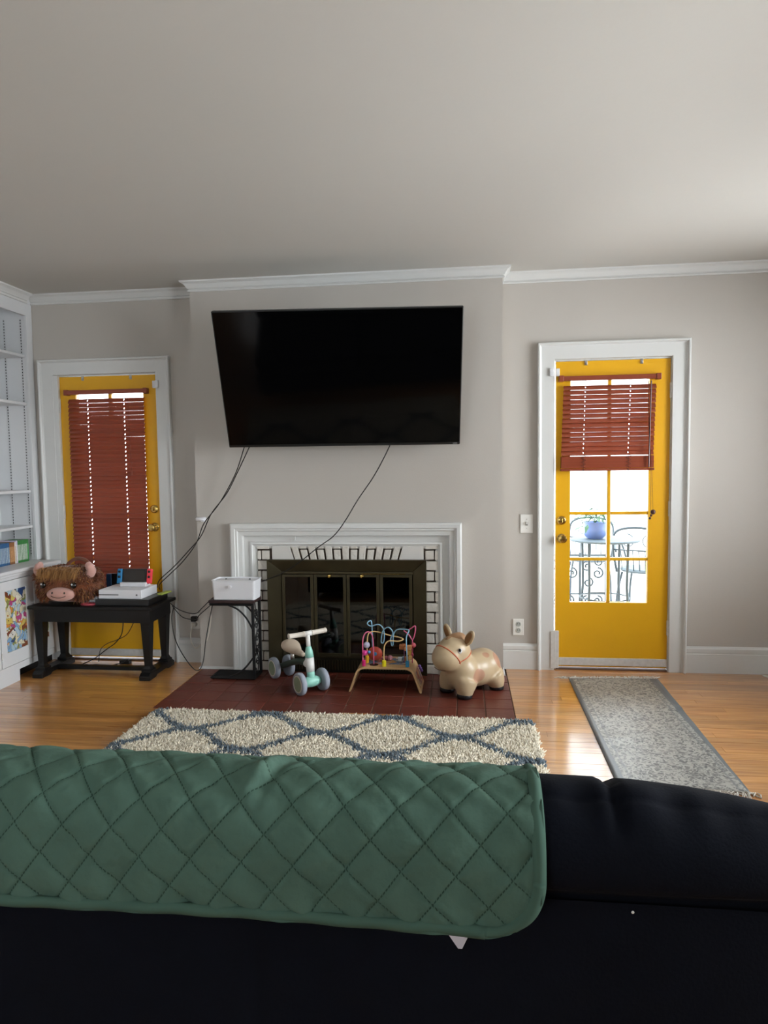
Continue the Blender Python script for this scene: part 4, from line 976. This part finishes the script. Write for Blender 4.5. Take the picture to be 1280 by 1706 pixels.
M_MANE = mat('mane brown', '#a07a58', .5, var=.1)
mb = MB(); ell(mb, .125, 0, .341, .062, .050, .028, .25); ell(mb, .178, .004, .334, .030, .022, .022, .6); ell(mb, .09, .0, .331, .05, .045, .03)
mo = mb.build('mane', M_MANE, hs); remesh(mo, .007, 5)
for s in (-1, 1):
    p = hp_(.172, s * .089, .291); nrm = (HL * s * .85 + HF * .40 + Vector((0, 0, .25))).normalized()
    side = Vector((0, 0, 1)).cross(nrm).normalized(); up_ = nrm.cross(side); R3 = Matrix((side, up_, nrm)).transposed()
    e = MB().ball(p, (.0125, .015, .006), 18, 10, R3).build('eye', M_WHITEPL, hs, smooth=True)
    MB().ball(p + nrm * .0032 + HF * .002 + Vector((0, 0, .004)), (.0088, .0095, .0045), 16, 10, R3).build('pupil', M_EYE, e, smooth=True)
M_BRID = mat('orange bridle', '#c2603c', .4, var=.05)
def hug(pts_local, name='bridle_strap', closed=False):
    """lay a strap on the head: push every point to the head surface from inside"""
    E = [(hp_(.140, 0, .264), (.102, .096, .094), 0.), (hp_(.190, 0, .242), (.096, .092, .084), .35), (hp_(.115, 0, .200), (.086, .086, .093), 0.)]
    out = []
    for (o, d) in pts_local:
        best = 0
        for c, r, tf in E:
            Rm = (RH @ Matrix.Rotation(tf, 3, 'Y')).inverted()
            oo = Rm @ (o - c); dd = Rm @ d
            oo = Vector((oo.x / r[0], oo.y / r[1], oo.z / r[2])); dd = Vector((dd.x / r[0], dd.y / r[1], dd.z / r[2]))
            A = dd.dot(dd); Bq = 2 * oo.dot(dd); Cq = oo.dot(oo) - 1; D = Bq * Bq - 4 * A * Cq
            if D > 0: best = max(best, (-Bq + math.sqrt(D)) / (2 * A))
        out.append(o + d * (best - .0005))
    return MB().tube(out, .0045, 8).build(name, M_BRID, hs, smooth=True)
o = hp_(.192, 0, .250); axn = (HF * .80 - Vector((0, 0, .60))).normalized(); e2 = axn.cross(HL).normalized()
hug([(o, (HL * math.cos(a) + e2 * math.sin(a)).normalized()) for a in np.linspace(0, 2 * math.pi, 49)])
o = hp_(.12, 0, .28); axn = (HF * .35 + Vector((0, 0, .94))).normalized(); e3 = (HF - axn * HF.dot(axn)).normalized()
for s in (-1, 1):
    hug([(hp_(.12 + .0, 0, .242), (HL * s * math.sin(a) + e3 * math.cos(a)).normalized()) for a in np.linspace(.95, 2.5, 18)])
MB().tube([hp_(.262, l, .176 + abs(l) * .05) - HF * (l * l * 5) for l in np.linspace(-.05, .05, 11)], .002, 6).build('mouth_line', mat('mouth brown', '#6a4a2c', .6), hs)

# ------------------------------------------------------------------ shag rug
rug = thing('shag_rug', 'cream shag rug with blue-grey trellis pattern before the hearth', 'rug', (-.68, 2.8, 0))
RX0, RX1, RY0, RY1 = -1.725, .355, 2.0, 3.520
def rugcolor(x, y):
    u = (x + 1.415) / .69; w = (y - 3.245) / .47
    g = u - .62 * np.sin(4 * np.pi * u) / (4 * np.pi)
    def fd(t): return np.abs(t - np.round(t))
    d = np.minimum(fd(g + w), fd(g - w))
    return d < .062
rb = MB().prism([(p[0], p[1]) for p in rr(RX0, RX1, RY0, RY1, 0, .05, 6)], 'z', .0008, .010).build('rug_backing', mat('rug backing', '#b8ab94', .95), rug)
def tufts(name, sel, m):
    n = 62000
    X = RNG.uniform(RX0, RX1, n); Yy = RNG.uniform(RY0 + .25, RY1, n)
    rc = .05; cx = np.clip(X, RX0 + rc, RX1 - rc); cy = np.clip(Yy, RY0 + rc, RY1 - rc); ok = np.hypot(X - cx, Yy - cy) < rc
    pat = rugcolor(X + RNG.normal(0, .006, n), Yy + RNG.normal(0, .006, n))
    k = ok & (pat == sel); X, Yy = X[k], Yy[k]; n = len(X)
    edge = np.minimum(np.minimum(X - RX0, RX1 - X), RY1 - Yy); hgt = RNG.uniform(.018, .030, n) * np.clip(.55 + edge / .03, .55, 1)
    a = RNG.uniform(0, 2 * np.pi, n); rad = RNG.uniform(.0050, .0080, n); lx = RNG.normal(0, .010, n); ly = RNG.normal(0, .010, n)
    V = np.zeros((n, 7, 3)); 
    for i in range(3):
        an = a + i * 2.094
        V[:, i] = np.stack([X + rad * np.cos(an), Yy + rad * np.sin(an), np.full(n, .008)], 1)
        V[:, 3 + i] = np.stack([X + lx * .6 + rad * .9 * np.cos(an + .4), Yy + ly * .6 + rad * .9 * np.sin(an + .4), .008 + hgt * .62], 1)
    V[:, 6] = np.stack([X + lx, Yy + ly, .008 + hgt], 1)
    base = (np.arange(n) * 7)[:, None]
    F = np.concatenate([base + np.array(t)[None, :] for t in ((0, 1, 4), (0, 4, 3), (1, 2, 5), (1, 5, 4), (2, 0, 3), (2, 3, 5), (3, 4, 6), (4, 5, 6), (5, 3, 6))])
    me = bpy.data.meshes.new(name); me.vertices.add(n * 7); me.vertices.foreach_set('co', V.reshape(-1).astype(np.float32))
    me.loops.add(F.size); me.loops.foreach_set('vertex_index', F.reshape(-1).astype(np.int32)); me.polygons.add(len(F))
    me.polygons.foreach_set('loop_start', np.arange(0, F.size, 3, dtype=np.int32))
    me.update(); me.validate()
    me.materials.append(m)
    o = bpy.data.objects.new(name, me); COL.objects.link(o); o['kind'] = 'stuff'; return put(o, rug)
tufts('cream_pile', False, mat('cream wool', '#ebe2cd', .95, var=.16, scale=60, sheen=.2))
tufts('trellis_pile', True, mat('slate blue wool', '#62727d', .95, var=.30, scale=60, sheen=.2))

# ------------------------------------------------------------------ runner
rn = thing('runner_rug', 'thin grey patterned runner with white fringe leading to the right door', 'rug', (.92, 3.58, 0))
m, nt, b = newmat('runner weave'); L = nt.links
tc = N(nt, 'ShaderNodeTexCoord'); mp = N(nt, 'ShaderNodeMapping'); L.new(tc.outputs['Object'], mp.inputs[0])
nz = N(nt, 'ShaderNodeTexNoise'); nz.inputs['Scale'].default_value = 30; nz.inputs['Detail'].default_value = 5; nz.inputs['Distortion'].default_value = 2.2; L.new(mp.outputs[0], nz.inputs[0])
vo = N(nt, 'ShaderNodeTexVoronoi', feature='DISTANCE_TO_EDGE'); vo.inputs['Scale'].default_value = 34; L.new(mp.outputs[0], vo.inputs[0])
c1_ = N(nt, 'ShaderNodeValToRGB'); c1_.color_ramp.elements[0].position = .47; c1_.color_ramp.elements[1].position = .55; L.new(nz.outputs[0], c1_.inputs[0])
lt = N(nt, 'ShaderNodeMath', operation='LESS_THAN'); lt.inputs[1].default_value = .09; L.new(vo.outputs[0], lt.inputs[0])
mxm = N(nt, 'ShaderNodeMath', operation='MULTIPLY'); L.new(lt.outputs[0], mxm.inputs[0]); mxm.inputs[1].default_value = .5
ad = N(nt, 'ShaderNodeMath', operation='ADD', use_clamp=True); L.new(c1_.outputs[0], ad.inputs[0]); L.new(mxm.outputs[0], ad.inputs[1])
mx = N(nt, 'ShaderNodeMix', data_type='RGBA'); mx.inputs[6].default_value = lin('#5a5b59') + (1,); mx.inputs[7].default_value = lin('#a3a19a') + (1,); L.new(ad.outputs[0], mx.inputs[0])
# border bands
sx_ = N(nt, 'ShaderNodeSeparateXYZ'); L.new(tc.outputs['Object'], sx_.inputs[0]); ab = N(nt, 'ShaderNodeMath', operation='ABSOLUTE'); L.new(sx_.outputs[0], ab.inputs[0])
cr = N(nt, 'ShaderNodeValToRGB'); cr.color_ramp.interpolation = 'CONSTANT'; e = cr.color_ramp.elements
e[0].position = 0; e[0].color = (0, 0, 0, 1); e[1].position = .205 * 2; e[1].color = (.55, .55, .55, 1)
x_ = e.new(.213 * 2); x_.color = (0, 0, 0, 1); x_ = e.new(.238 * 2); x_.color = (1, 1, 1, 1)
mm = N(nt, 'ShaderNodeMath', operation='MULTIPLY'); mm.inputs[1].default_value = 2.; L.new(ab.outputs[0], mm.inputs[0]); L.new(mm.outputs[0], cr.inputs[0])
m3 = N(nt, 'ShaderNodeMix', data_type='RGBA'); L.new(cr.outputs[0], m3.inputs[0]); L.new(mx.outputs[2], m3.inputs[6]); m3.inputs[7].default_value = lin('#62676a') + (1,)
L.new(m3.outputs[2], b.inputs['Base Color']); b.inputs['Roughness'].default_value = .38; b.inputs['Specular IOR Level'].default_value = .6
bp = N(nt, 'ShaderNodeBump'); bp.inputs['Strength'].default_value = .12; bp.inputs['Distance'].default_value = .004; L.new(ad.outputs[0], bp.inputs['Height']); L.new(bp.outputs[0], b.inputs['Normal'])
cor = [Vector((.659, 4.303)), Vector((1.212, 4.342)), Vector((1.165, 2.836)), Vector((.640, 2.872))]
o0 = sum(cor, Vector((0, 0))) / 4
vv = []; ff = []; nu, nvv = 24, 60
for j in range(nvv + 1):
    for i in range(nu + 1):
        a = cor[0].lerp(cor[1], i / nu); c = cor[3].lerp(cor[2], i / nu); p = a.lerp(c, j / nvv)
        zz = .0045 + .0012 * math.sin(j * .5 + i * .2) + (.004 * math.exp(-((j - 19 - i * .08) / 1.0) ** 2) * (i / nu) ** 2) + .002 * math.exp(-((j - 40 + i * .1) / 1.3) ** 2)
        vv.append((p.x - o0.x, p.y - o0.y, zz))
for j in range(nvv):
    for i in range(nu):
        a = j * (nu + 1) + i; ff.append((a, a + nu + 1, a + nu + 2, a + 1))
me = bpy.data.meshes.new('weave'); me.from_pydata(vv, [], ff); me.update(); me.polygons.foreach_set('use_smooth', [True] * len(me.polygons))
ro = bpy.data.objects.new('weave', me); COL.objects.link(ro); ro.location = (o0.x, o0.y, 0); me.materials.append(m); put(ro, rn)
so = ro.modifiers.new('solid', 'SOLIDIFY'); so.thickness = .0035; so.offset = -1
def fringe(p, q, out, n, m_):
    mb = MB()
    for k in range(n):
        s = Vector(p).lerp(Vector(q), (k + random.random() * .6) / n); ln = random.uniform(.035, .055); a = random.gauss(0, .55)
        d = Vector((out[0] * math.cos(a) - out[1] * math.sin(a), out[0] * math.sin(a) + out[1] * math.cos(a)))
        e = s + d * ln; h_ = random.uniform(.003, .010)
        mb.tube([(s.x, s.y, .0035), ((s.x + e.x) / 2 + random.gauss(0, .004), (s.y + e.y) / 2, h_), (e.x, e.y, .003)], [.0022, .003, .0022], 5)
    o = mb.build('fringe', m_, rn); o['kind'] = 'stuff'
M_FRINGE = mat('off-white fringe', '#c9c4ba', .9, var=.15, scale=60)
fringe(cor[0] + Vector((-.05, -.002)), cor[1], (0.0, 1), 110, M_FRINGE); fringe(cor[3], cor[2] + Vector((.03, 0)), (0.0, -1), 100, M_FRINGE)
# corner of a second white mat by the right baseboard
tag(MB().prism([(1.885, 4.455), (2.40, 4.455), (2.40, 3.60), (1.99, 4.18)], 'z', .0008, .006).build('floor_mat', mat('white mat', '#cfcbc2', .9), None), 'corner of a pale mat at the right edge by the baseboard', 'mat')

# ------------------------------------------------------------------ sofa (seen from behind)
sofa = thing('sofa', 'dark navy sofa seen from behind in the foreground', 'sofa', (-.55, 1.45, 0))
SXa, SXb = -1.62, .60
PROF = [(.992, .700), (.985, .722), (.962, .742), (.954, .770), (.958, .805), (.976, .838), (1.004, .858), (1.035, .867), (1.082, .856), (1.130, .82), (1.152, .72), (1.14, .56), (1.12, .46)]
prof = spline([(0, a, c) for a, c in PROF], 6)
def wob(x, k): return math.sin(x * 31 + k) * .5 + math.sin(x * 57 + 1.7 * k) * .3 + math.sin(x * 97 + 2.3 * k) * .2
nx = 240; V = []; Fq = []
for i in range(nx + 1):
    x = SXa + (SXb - SXa) * i / nx
    # rounded end on the right, gap between the two pillow backs
    de = max(0, x - .20) / .36; drop = .055 * de ** 2.2 if de > 0 else 0
    gap = .010 * math.exp(-((x - .222) / .010) ** 2); pf = min(1, max(0, (x - .08) / .05))
    for j, p in enumerate(prof):
        y_, z_ = p.y, p.z
        dseam = math.hypot(y_ - 1.004, z_ - .858)
        pa, pb = prof[max(j - 1, 0)], prof[min(j + 1, len(prof) - 1)]; tn = (pb - pa).normalized()
        pk = pf * (math.exp(-(dseam / .040) ** 2) * .0085 * wob(x * .95, .6) - .0035 * math.exp(-(dseam / .006) ** 2) * (1 - min(1, de)))
        top = max(0, (z_ - .72) / .15); gt = max(0, min(1, (z_ - .815) / .04))
        z2 = z_ - drop * top - gap * gt + tn.y * pk + .0025 * math.sin(x * 9 + 1) * top
        y2 = y_ - tn.z * pk + gap * .6 * (1 if y_ < 1.04 else -1) * gt + .02 * min(1.5, de) ** 2 * max(-1, min(1, (1.04 - y_) / .07))
        V.append((x, y2, z2))
k = len(prof)
for i in range(nx):
    for j in range(k - 1):
        a = i * k + j; Fq.append((a, a + 1, a + k + 1, a + k))
me = bpy.data.meshes.new('back_pillow'); me.from_pydata(V, [], Fq); me.update(); me.polygons.foreach_set('use_smooth', [True] * len(me.polygons))
o = bpy.data.objects.new('back_pillow', me); COL.objects.link(o); me.materials.append(M_NAVY); put(o, sofa)
nz_ = 34; V = []; Fq = []
for i in range(nx + 1):
    x = SXa + (SXb - SXa) * i / nx
    for j in range(nz_ + 1):
        z_ = .07 + (.712 - .07) * j / nz_
        y_ = .982 - .010 * math.sin(math.pi * min(1, (z_ - .07) / .64)) + .004 * math.exp(-((x + .33) / .006) ** 2) + .0025 * math.sin(x * 14 + z_ * 5) * math.sin(z_ * 9)
        V.append((x, y_, z_))
for i in range(nx):
    for j in range(nz_):
        a = i * (nz_ + 1) + j; Fq.append((a, a + 1, a + nz_ + 2, a + nz_ + 1))
me = bpy.data.meshes.new('rear_panel'); me.from_pydata(V, [], Fq); me.update(); me.polygons.foreach_set('use_smooth', [True] * len(me.polygons))
o = bpy.data.objects.new('rear_panel', me); COL.objects.link(o); me.materials.append(M_NAVY); put(o, sofa)
B(SXa, SXb, .994, 1.85, .07, .30).build('base', M_NAVY, sofa, bevel=.02)
for (a, b_) in ((SXa + .20, -.625), (-.615, SXb - .16)): B(a, b_, 1.145, 1.88, .302, .46).build('seat_cushion', M_NAVY, sofa, bevel=.045, seg=4)
B(SXa, SXa + .19, .996, 1.80, .30, .44).build('arm', M_NAVY, sofa, bevel=.05, seg=4); B(SXb - .15, SXb, 1.146, 1.80, .30, .44).build('arm', M_NAVY, sofa, bevel=.05, seg=4)
for lx in (SXa + .08, SXb - .08):
    for ly in (1.06, 1.78): MB().lathe([(.022, 0), (.030, .0705)], (lx, ly, 0), (0, 0, 1), 14).build('leg', M_BLACK, sofa)
MB().ball((.2405, .9695, .7075), (.0022, .001, .0022), 10, 6).build('lint_speck', M_IVORY, sofa)

# ------------------------------------------------------------------ quilted throw
th_ = thing('quilted_throw', 'sage green diamond-quilted throw draped over the sofa back', 'throw', (-.5, 1.0, .68))
TP = [(.946, .676), (.943, .72), (.944, .765), (.949, .808), (.964, .842), (.998, .864), (1.035, .8725), (1.086, .862), (1.140, .825), (1.166, .72), (1.155, .60), (1.150, .50)]
tp = spline([(0, a, c) for a, c in TP], 14)
S = [0]
for i in range(1, len(tp)): S.append(S[-1] + (tp[i] - tp[i - 1]).length)
STOT = S[-1]
def tpos(s):
    i = min(max(np.searchsorted(S, s) - 1, 0), len(tp) - 2); t_ = (s - S[i]) / max(S[i + 1] - S[i], 1e-9)
    p = tp[i].lerp(tp[i + 1], t_); d = (tp[i + 1] - tp[i]).normalized(); return p, Vector((0, -d.z, d.y))
TXa, TXb, RC = -1.25, .112, .085
du = .0040; nU = int((TXb - TXa) / du); nS = int(STOT / du)
DW, DH = .081, .088
def throw_pt(x, s, off=0.):
    # rounded lower right corner: pull the sheet in
    p, n = tpos(s)
    h = 0
    sk = s + .10 * (0 - x) * 0
    a = (x + .02 * math.sin(s * 9)) / DW; b2 = s / DH
    q1 = abs((a + b2) - round(a + b2)); q2 = abs((a - b2) - round(a - b2))
    q = min(q1, q2)
    h = .0036 * (1 - math.exp(-(q / .050) ** 2)) + .0008 * min(1, q / .4)
    wr = .0028 * math.sin(x * 41 + s * 23) * math.sin(x * 17 - s * 37) + .0016 * math.sin(x * 83 + 5 * math.sin(s * 31))
    bunch = .009 * math.exp(-((x + .335 - .25 * (s - .20)) / .012) ** 2) * math.exp(-((s - .235) / .05) ** 2) - .008 * math.exp(-((x + .310 - .25 * (s - .20)) / .010) ** 2) * math.exp(-((s - .235) / .05) ** 2)
    hang = .004 * math.sin(x * 6.5 + .6) * max(0, 1 - s / .2)
    de = max(0, x - .02)
    return Vector((x, p.y, p.z)) + n * (h + wr + bunch + hang + off)
V = []; Fq = []; idx = {}
def inside(x, s):
    cx, cs = TXb - RC, RC
    if x > cx and s < cs: return math.hypot(x - cx, s - cs) <= RC
    return True
# grid whose lower-right boundary follows the rounded corner
def smin(x):
    cx = TXb - RC
    if x <= cx: return 0.
    d = x - cx; return RC - math.sqrt(max(0, RC * RC - d * d))
for i in range(nU + 1):
    x = TXa + (TXb - TXa) * i / nU; s0 = smin(x)
    for j in range(nS + 1):
        s = s0 + (STOT - s0) * j / nS
        V.append(tuple(throw_pt(x, s)))
for i in range(nU):
    for j in range(nS):
        a = i * (nS + 1) + j; Fq.append((a, a + nS + 1, a + nS + 2, a + 1))
me = bpy.data.meshes.new('quilted_sheet'); me.from_pydata(V, [], Fq); me.update(); me.polygons.foreach_set('use_smooth', [True] * len(me.polygons))
uvl = me.uv_layers.new(name='stitch')
UVv = []
for i in range(nU + 1):
    x = TXa + (TXb - TXa) * i / nU; s0 = smin(x)
    for j in range(nS + 1):
        s = s0 + (STOT - s0) * j / nS; UVv.append(((x + .02 * math.sin(s * 9)) / DW, s / DH))
li = np.zeros(len(me.loops), dtype=np.int32); me.loops.foreach_get('vertex_index', li)
uvl.data.foreach_set('uv', np.array(UVv, dtype=np.float32)[li].reshape(-1))
M_QUILT = M_GREEN.copy(); M_QUILT.name = 'green quilt stitched'; nt = M_QUILT.node_tree; L = nt.links; bq = nt.nodes['Principled BSDF']
uvn = N(nt, 'ShaderNodeUVMap', uv_map='stitch'); sx_ = N(nt, 'ShaderNodeSeparateXYZ'); L.new(uvn.outputs[0], sx_.inputs[0])
ds = []
for op in ('ADD', 'SUBTRACT'):
    a_ = N(nt, 'ShaderNodeMath', operation=op); L.new(sx_.outputs[0], a_.inputs[0]); L.new(sx_.outputs[1], a_.inputs[1])
    p_ = N(nt, 'ShaderNodeMath', operation='PINGPONG'); p_.inputs[1].default_value = .5; L.new(a_.outputs[0], p_.inputs[0]); ds.append(p_)
mn = N(nt, 'ShaderNodeMath', operation='MINIMUM'); L.new(ds[0].outputs[0], mn.inputs[0]); L.new(ds[1].outputs[0], mn.inputs[1])
lt_ = N(nt, 'ShaderNodeMath', operation='LESS_THAN'); lt_.inputs[1].default_value = .017; L.new(mn.outputs[0], lt_.inputs[0])
ws = N(nt, 'ShaderNodeMath', operation='SINE'); mw = N(nt, 'ShaderNodeMath', operation='MULTIPLY'); mw.inputs[1].default_value = 110; L.new(sx_.outputs[0], mw.inputs[0]); L.new(mw.outputs[0], ws.inputs[0])
gt_ = N(nt, 'ShaderNodeMath', operation='GREATER_THAN'); gt_.inputs[1].default_value = -.6; L.new(ws.outputs[0], gt_.inputs[0])
ml = N(nt, 'ShaderNodeMath', operation='MULTIPLY'); L.new(lt_.outputs[0], ml.inputs[0]); L.new(gt_.outputs[0], ml.inputs[1])
src = bq.inputs['Base Color'].links[0].from_socket
mq = N(nt, 'ShaderNodeMix', data_type='RGBA'); L.new(ml.outputs[0], mq.inputs[0]); L.new(src, mq.inputs[6]); mq.inputs[7].default_value = lin('#31473c') + (1,)
L.new(mq.outputs[2], bq.inputs['Base Color'])
o = bpy.data.objects.new('quilted_sheet', me); COL.objects.link(o); me.materials.append(M_QUILT); put(o, th_)
# bound edge: flat strip along hem, corner and side
bd = []
for x in np.linspace(TXa, TXb - RC, 120): bd.append((x, 0., 0, 1))
for a in np.linspace(-math.pi / 2, 0, 26): bd.append((TXb - RC + RC * math.cos(a), RC + RC * math.sin(a), -math.cos(a), -math.sin(a)))
for s in np.linspace(RC, STOT, 110): bd.append((TXb, s, -1, 0))
rings = []
for (x, s, nx_, ns_) in bd:
    wdt = .017
    o1 = throw_pt(x, s, 0); pin = throw_pt(x + nx_ * wdt, min(max(s + ns_ * wdt, 0), STOT), .0006)
    p, n = tpos(s)
    f = lambda t_, off: throw_pt(x + nx_ * wdt * t_, min(max(s + ns_ * wdt * t_, 0), STOT), 0) * 0 + Vector((0, 0, 0))
    base_o = Vector((x - nx_ * .002, p.y, p.z)) if nx_ else Vector((x, p.y, p.z - .002))
    pi_, ni = tpos(min(max(s + ns_ * wdt, 0), STOT)); base_i = Vector((x + nx_ * wdt, pi_.y, pi_.z))
    hang = .004 * math.sin(x * 6.5 + .6) * max(0, 1 - s / .2)
    mid = (base_o + base_i) / 2
    wv = .0012 * math.sin(x * 60 + s * 60)
    rings.append([base_o + n * (-.003 + hang), base_o + n * (.004 + hang + wv), mid + (n + ni) / 2 * (.0085 + hang + wv), base_i + ni * (.0055 + hang), base_i + ni * (-.003 + hang)])
MB().loops(rings, True, True).build('binding', M_GREENB, th_, smooth=True)
MB().loops([[(-.042, .953, .690), (.014, .953, .690), (-.006, .951, .6475), (-.012, .951, .6475)], [(-.042, .9545, .690), (.014, .9545, .690), (-.006, .9525, .6475), (-.012, .9525, .6475)]]).build('care_tag', mat('white satin tag', '#c3bfc6', .6), th_)['label'] = 'white corner tag'

# ------------------------------------------------------------------ patio behind the right door
struct(B(-5, 7, YB + .131, 13, -.10, -.012).build('patio', mat('pale concrete', '#d6d4cf', .9, var=.06, scale=3)), 'sunlit pale concrete patio outside', 'patio')
M_IRON = mat('painted garden iron', '#39444a', .5, var=.1)
bt = thing('bistro_table', 'round metal bistro table on the patio behind the right door', 'table', (1.115, 5.5, 0))
lathe_obj([(0, .752), (.262, .752), (.270, .757), (.272, .764), (.266, .770), (0, .770)], (1.115, 5.5, 0), (0, 0, 1), 'table_top', mat('mesh grey metal', '#4a565c', .6, var=.2, scale=120), bt, 40)
for k in range(4):
    a = math.radians(45 + 90 * k); d = Vector((math.cos(a), math.sin(a), 0))
    MB().tube([Vector((1.115, 5.5, .752)) + d * .21, Vector((1.115, 5.5, .4)) + d * .20, Vector((1.115, 5.5, -.012)) + d * .23], .011, 8).build('leg', M_IRON, bt)
MB().tube([(1.115 + .19 * math.cos(a), 5.5 + .19 * math.sin(a), .30) for a in np.linspace(0, 2 * math.pi, 33)], .006, 6).build('ring', M_IRON, bt)
pt = thing('potted_plant', 'leafy plant in a blue glazed pot on the bistro table', 'potted plant', (1.04, 5.5, .77))
lathe_obj([(.055, .7705), (.085, .80), (.092, .85), (.088, .895), (.094, .905), (.086, .905), (.080, .89), (0, .885)], (1.04, 5.5, 0), (0, 0, 1), 'pot', mat('blue glaze', '#6a7fb4', .3, var=.15), pt, 28)
M_LEAF = mat('leaf green', '#2f5a38', .5, var=.3, scale=14)
for k in range(46):
    a = random.uniform(0, 6.28); rr_ = random.uniform(.03, .19); z = .90 + random.uniform(.0, .12) - rr_ * .25
    c = Vector((1.04 + rr_ * math.cos(a), 5.5 + rr_ * math.sin(a), z)); Rz = Matrix.Rotation(a, 3, 'Z') @ Matrix.Rotation(random.uniform(-.2, .9), 3, 'Y')
    L_ = random.uniform(.022, .042); pts = [(-L_, 0, 0), (-L_ * .3, L_ * .42, .004), (L_, 0, -.004), (-L_ * .3, -L_ * .42, .004)]
    MB().loops([[c + Rz @ Vector(q) for q in pts], [c + Rz @ (Vector(q) + Vector((0, 0, .0012))) for q in pts]]).build('leaf', M_LEAF, pt)
for k in range(7):
    a = k * .9; MB().tube(spline([(1.04, 5.5, .885), (1.04 + .05 * math.cos(a), 5.5 + .05 * math.sin(a), .96), (1.04 + .15 * math.cos(a), 5.5 + .15 * math.sin(a), .93)], 4), .0025, 5).build('stem', M_LEAF, pt)
def spiral(c, R, turns, a0, sgn, ux, uz, n=22):
    out = []
    for k in range(n + 1):
        t_ = k / n; r = R * (1 - .8 * t_); a = a0 + sgn * turns * 2 * math.pi * t_
        out.append(c + ux * r * math.cos(a) + uz * r * math.sin(a))
    return out
def garden_chair(label, loc, rot):
    t = thing('garden_chair', label, 'chair', loc)
    Rz = Matrix.Rotation(rot, 3, 'Z'); Lc = Vector(loc)
    W = lambda x, y, z: Lc + Rz @ Vector((x, y, z))
    tube = lambda pts, r, nm: MB().tube(pts, r, 7).build(nm, M_IRON, t, smooth=True)
    MB().loops([[W(.21 * math.cos(a), .20 * math.sin(a), .44) for a in np.linspace(0, 2 * math.pi, 25)[:-1]], [W(.22 * math.cos(a), .21 * math.sin(a), .455) for a in np.linspace(0, 2 * math.pi, 25)[:-1]], [W(.20 * math.cos(a), .19 * math.sin(a), .47) for a in np.linspace(0, 2 * math.pi, 25)[:-1]]]).build('seat', mat('mesh grey metal', '#4a565c', .6), t)
    for (sx, sy) in ((-1, -1), (1, -1), (-1, 1), (1, 1)):
        tube(spline([W(sx * .16, sy * .15, .44), W(sx * .19, sy * .18, .25), W(sx * .20, sy * .20, .0)], 5), .010, 'leg')
    tube(spline([W(-.20, .17, .44), W(-.215, .23, .66), W(-.18, .255, .80), W(0, .27, .84), W(.18, .255, .80), W(.215, .23, .66), W(.20, .17, .44)], 6), .011, 'back_frame')
    tube([W(-.21, .225, .64), W(.21, .225, .64)], .007, 'back_rail')
    for k in range(7): tube([W(-.15 + k * .05, .19, .46), W(-.15 + k * .05, .225, .64)], .0045, 'spindle')
    ux, uz = Rz @ Vector((1, 0, 0)), Vector((0, .0, 1))
    for s in (-1, 1): tube(spiral(W(s * .09, .245, .72), .062, 1.4, math.pi / 2, s, ux, uz), .0045, 'scroll')
    for s in (-1, 1): tube(spline([W(s * .20, .20, .62), W(s * .25, .05, .66), W(s * .25, -.12, .65), W(s * .20, -.15, .45)], 5), .009, 'arm')
    return t
garden_chair('wrought iron garden chair seen through the lower right panes', (1.58, 6.05, -.012), math.radians(150))
garden_chair('second wrought iron garden chair behind the bistro table legs', (1.22, 6.75, -.012), math.radians(-15))
# ornate iron railing panel on the left of the table
sp_ = thing('iron_screen', 'low scrolled iron railing seen through the lower left panes', 'railing', (.98, 5.95, 0))
ux, uz = Vector((1, 0, 0)), Vector((0, 0, 1))
def tb(pts, r, nm): return MB().tube(pts, r, 6).build(nm, M_IRON, sp_, smooth=True)
for x in (.72, 1.00, 1.22): tb([(x, 5.95, -.012), (x, 5.95, .60)], .011, 'post')
for z in (.12, .24, .58): tb([(.72, 5.95, z), (1.22, 5.95, z)], .007, 'rail')
for (x, z, R, s) in ((.83, .49, .07, 1), (.83, .36, .065, -1), (.93, .42, .05, -1), (1.06, .48, .045, 1), (1.15, .42, .05, -1), (1.07, .34, .045, -1), (1.16, .52, .04, 1), (.80, .18, .045, 1), (.91, .18, .045, -1), (1.06, .18, .045, 1), (1.15, .18, .045, -1)):
    tb(spiral(Vector((x, 5.95, z)), R, 1.4, math.pi / 2, s, ux, uz), .0075, 'scroll')
# pale neighbour wall with boards far behind
nb = struct(B(-5, 7, 11.5, 11.7, -.012, 4.5).build('wall_neighbour', mat('white siding', '#e6e6e4', .8, var=.03)))
for x in (2.05, 2.75): struct(B(x - .05, x + .05, 11.40, 11.499, -.012, 4.3).build('trim_8', mat('pale post', '#c4c8cc', .8)))
print('planks', npl)
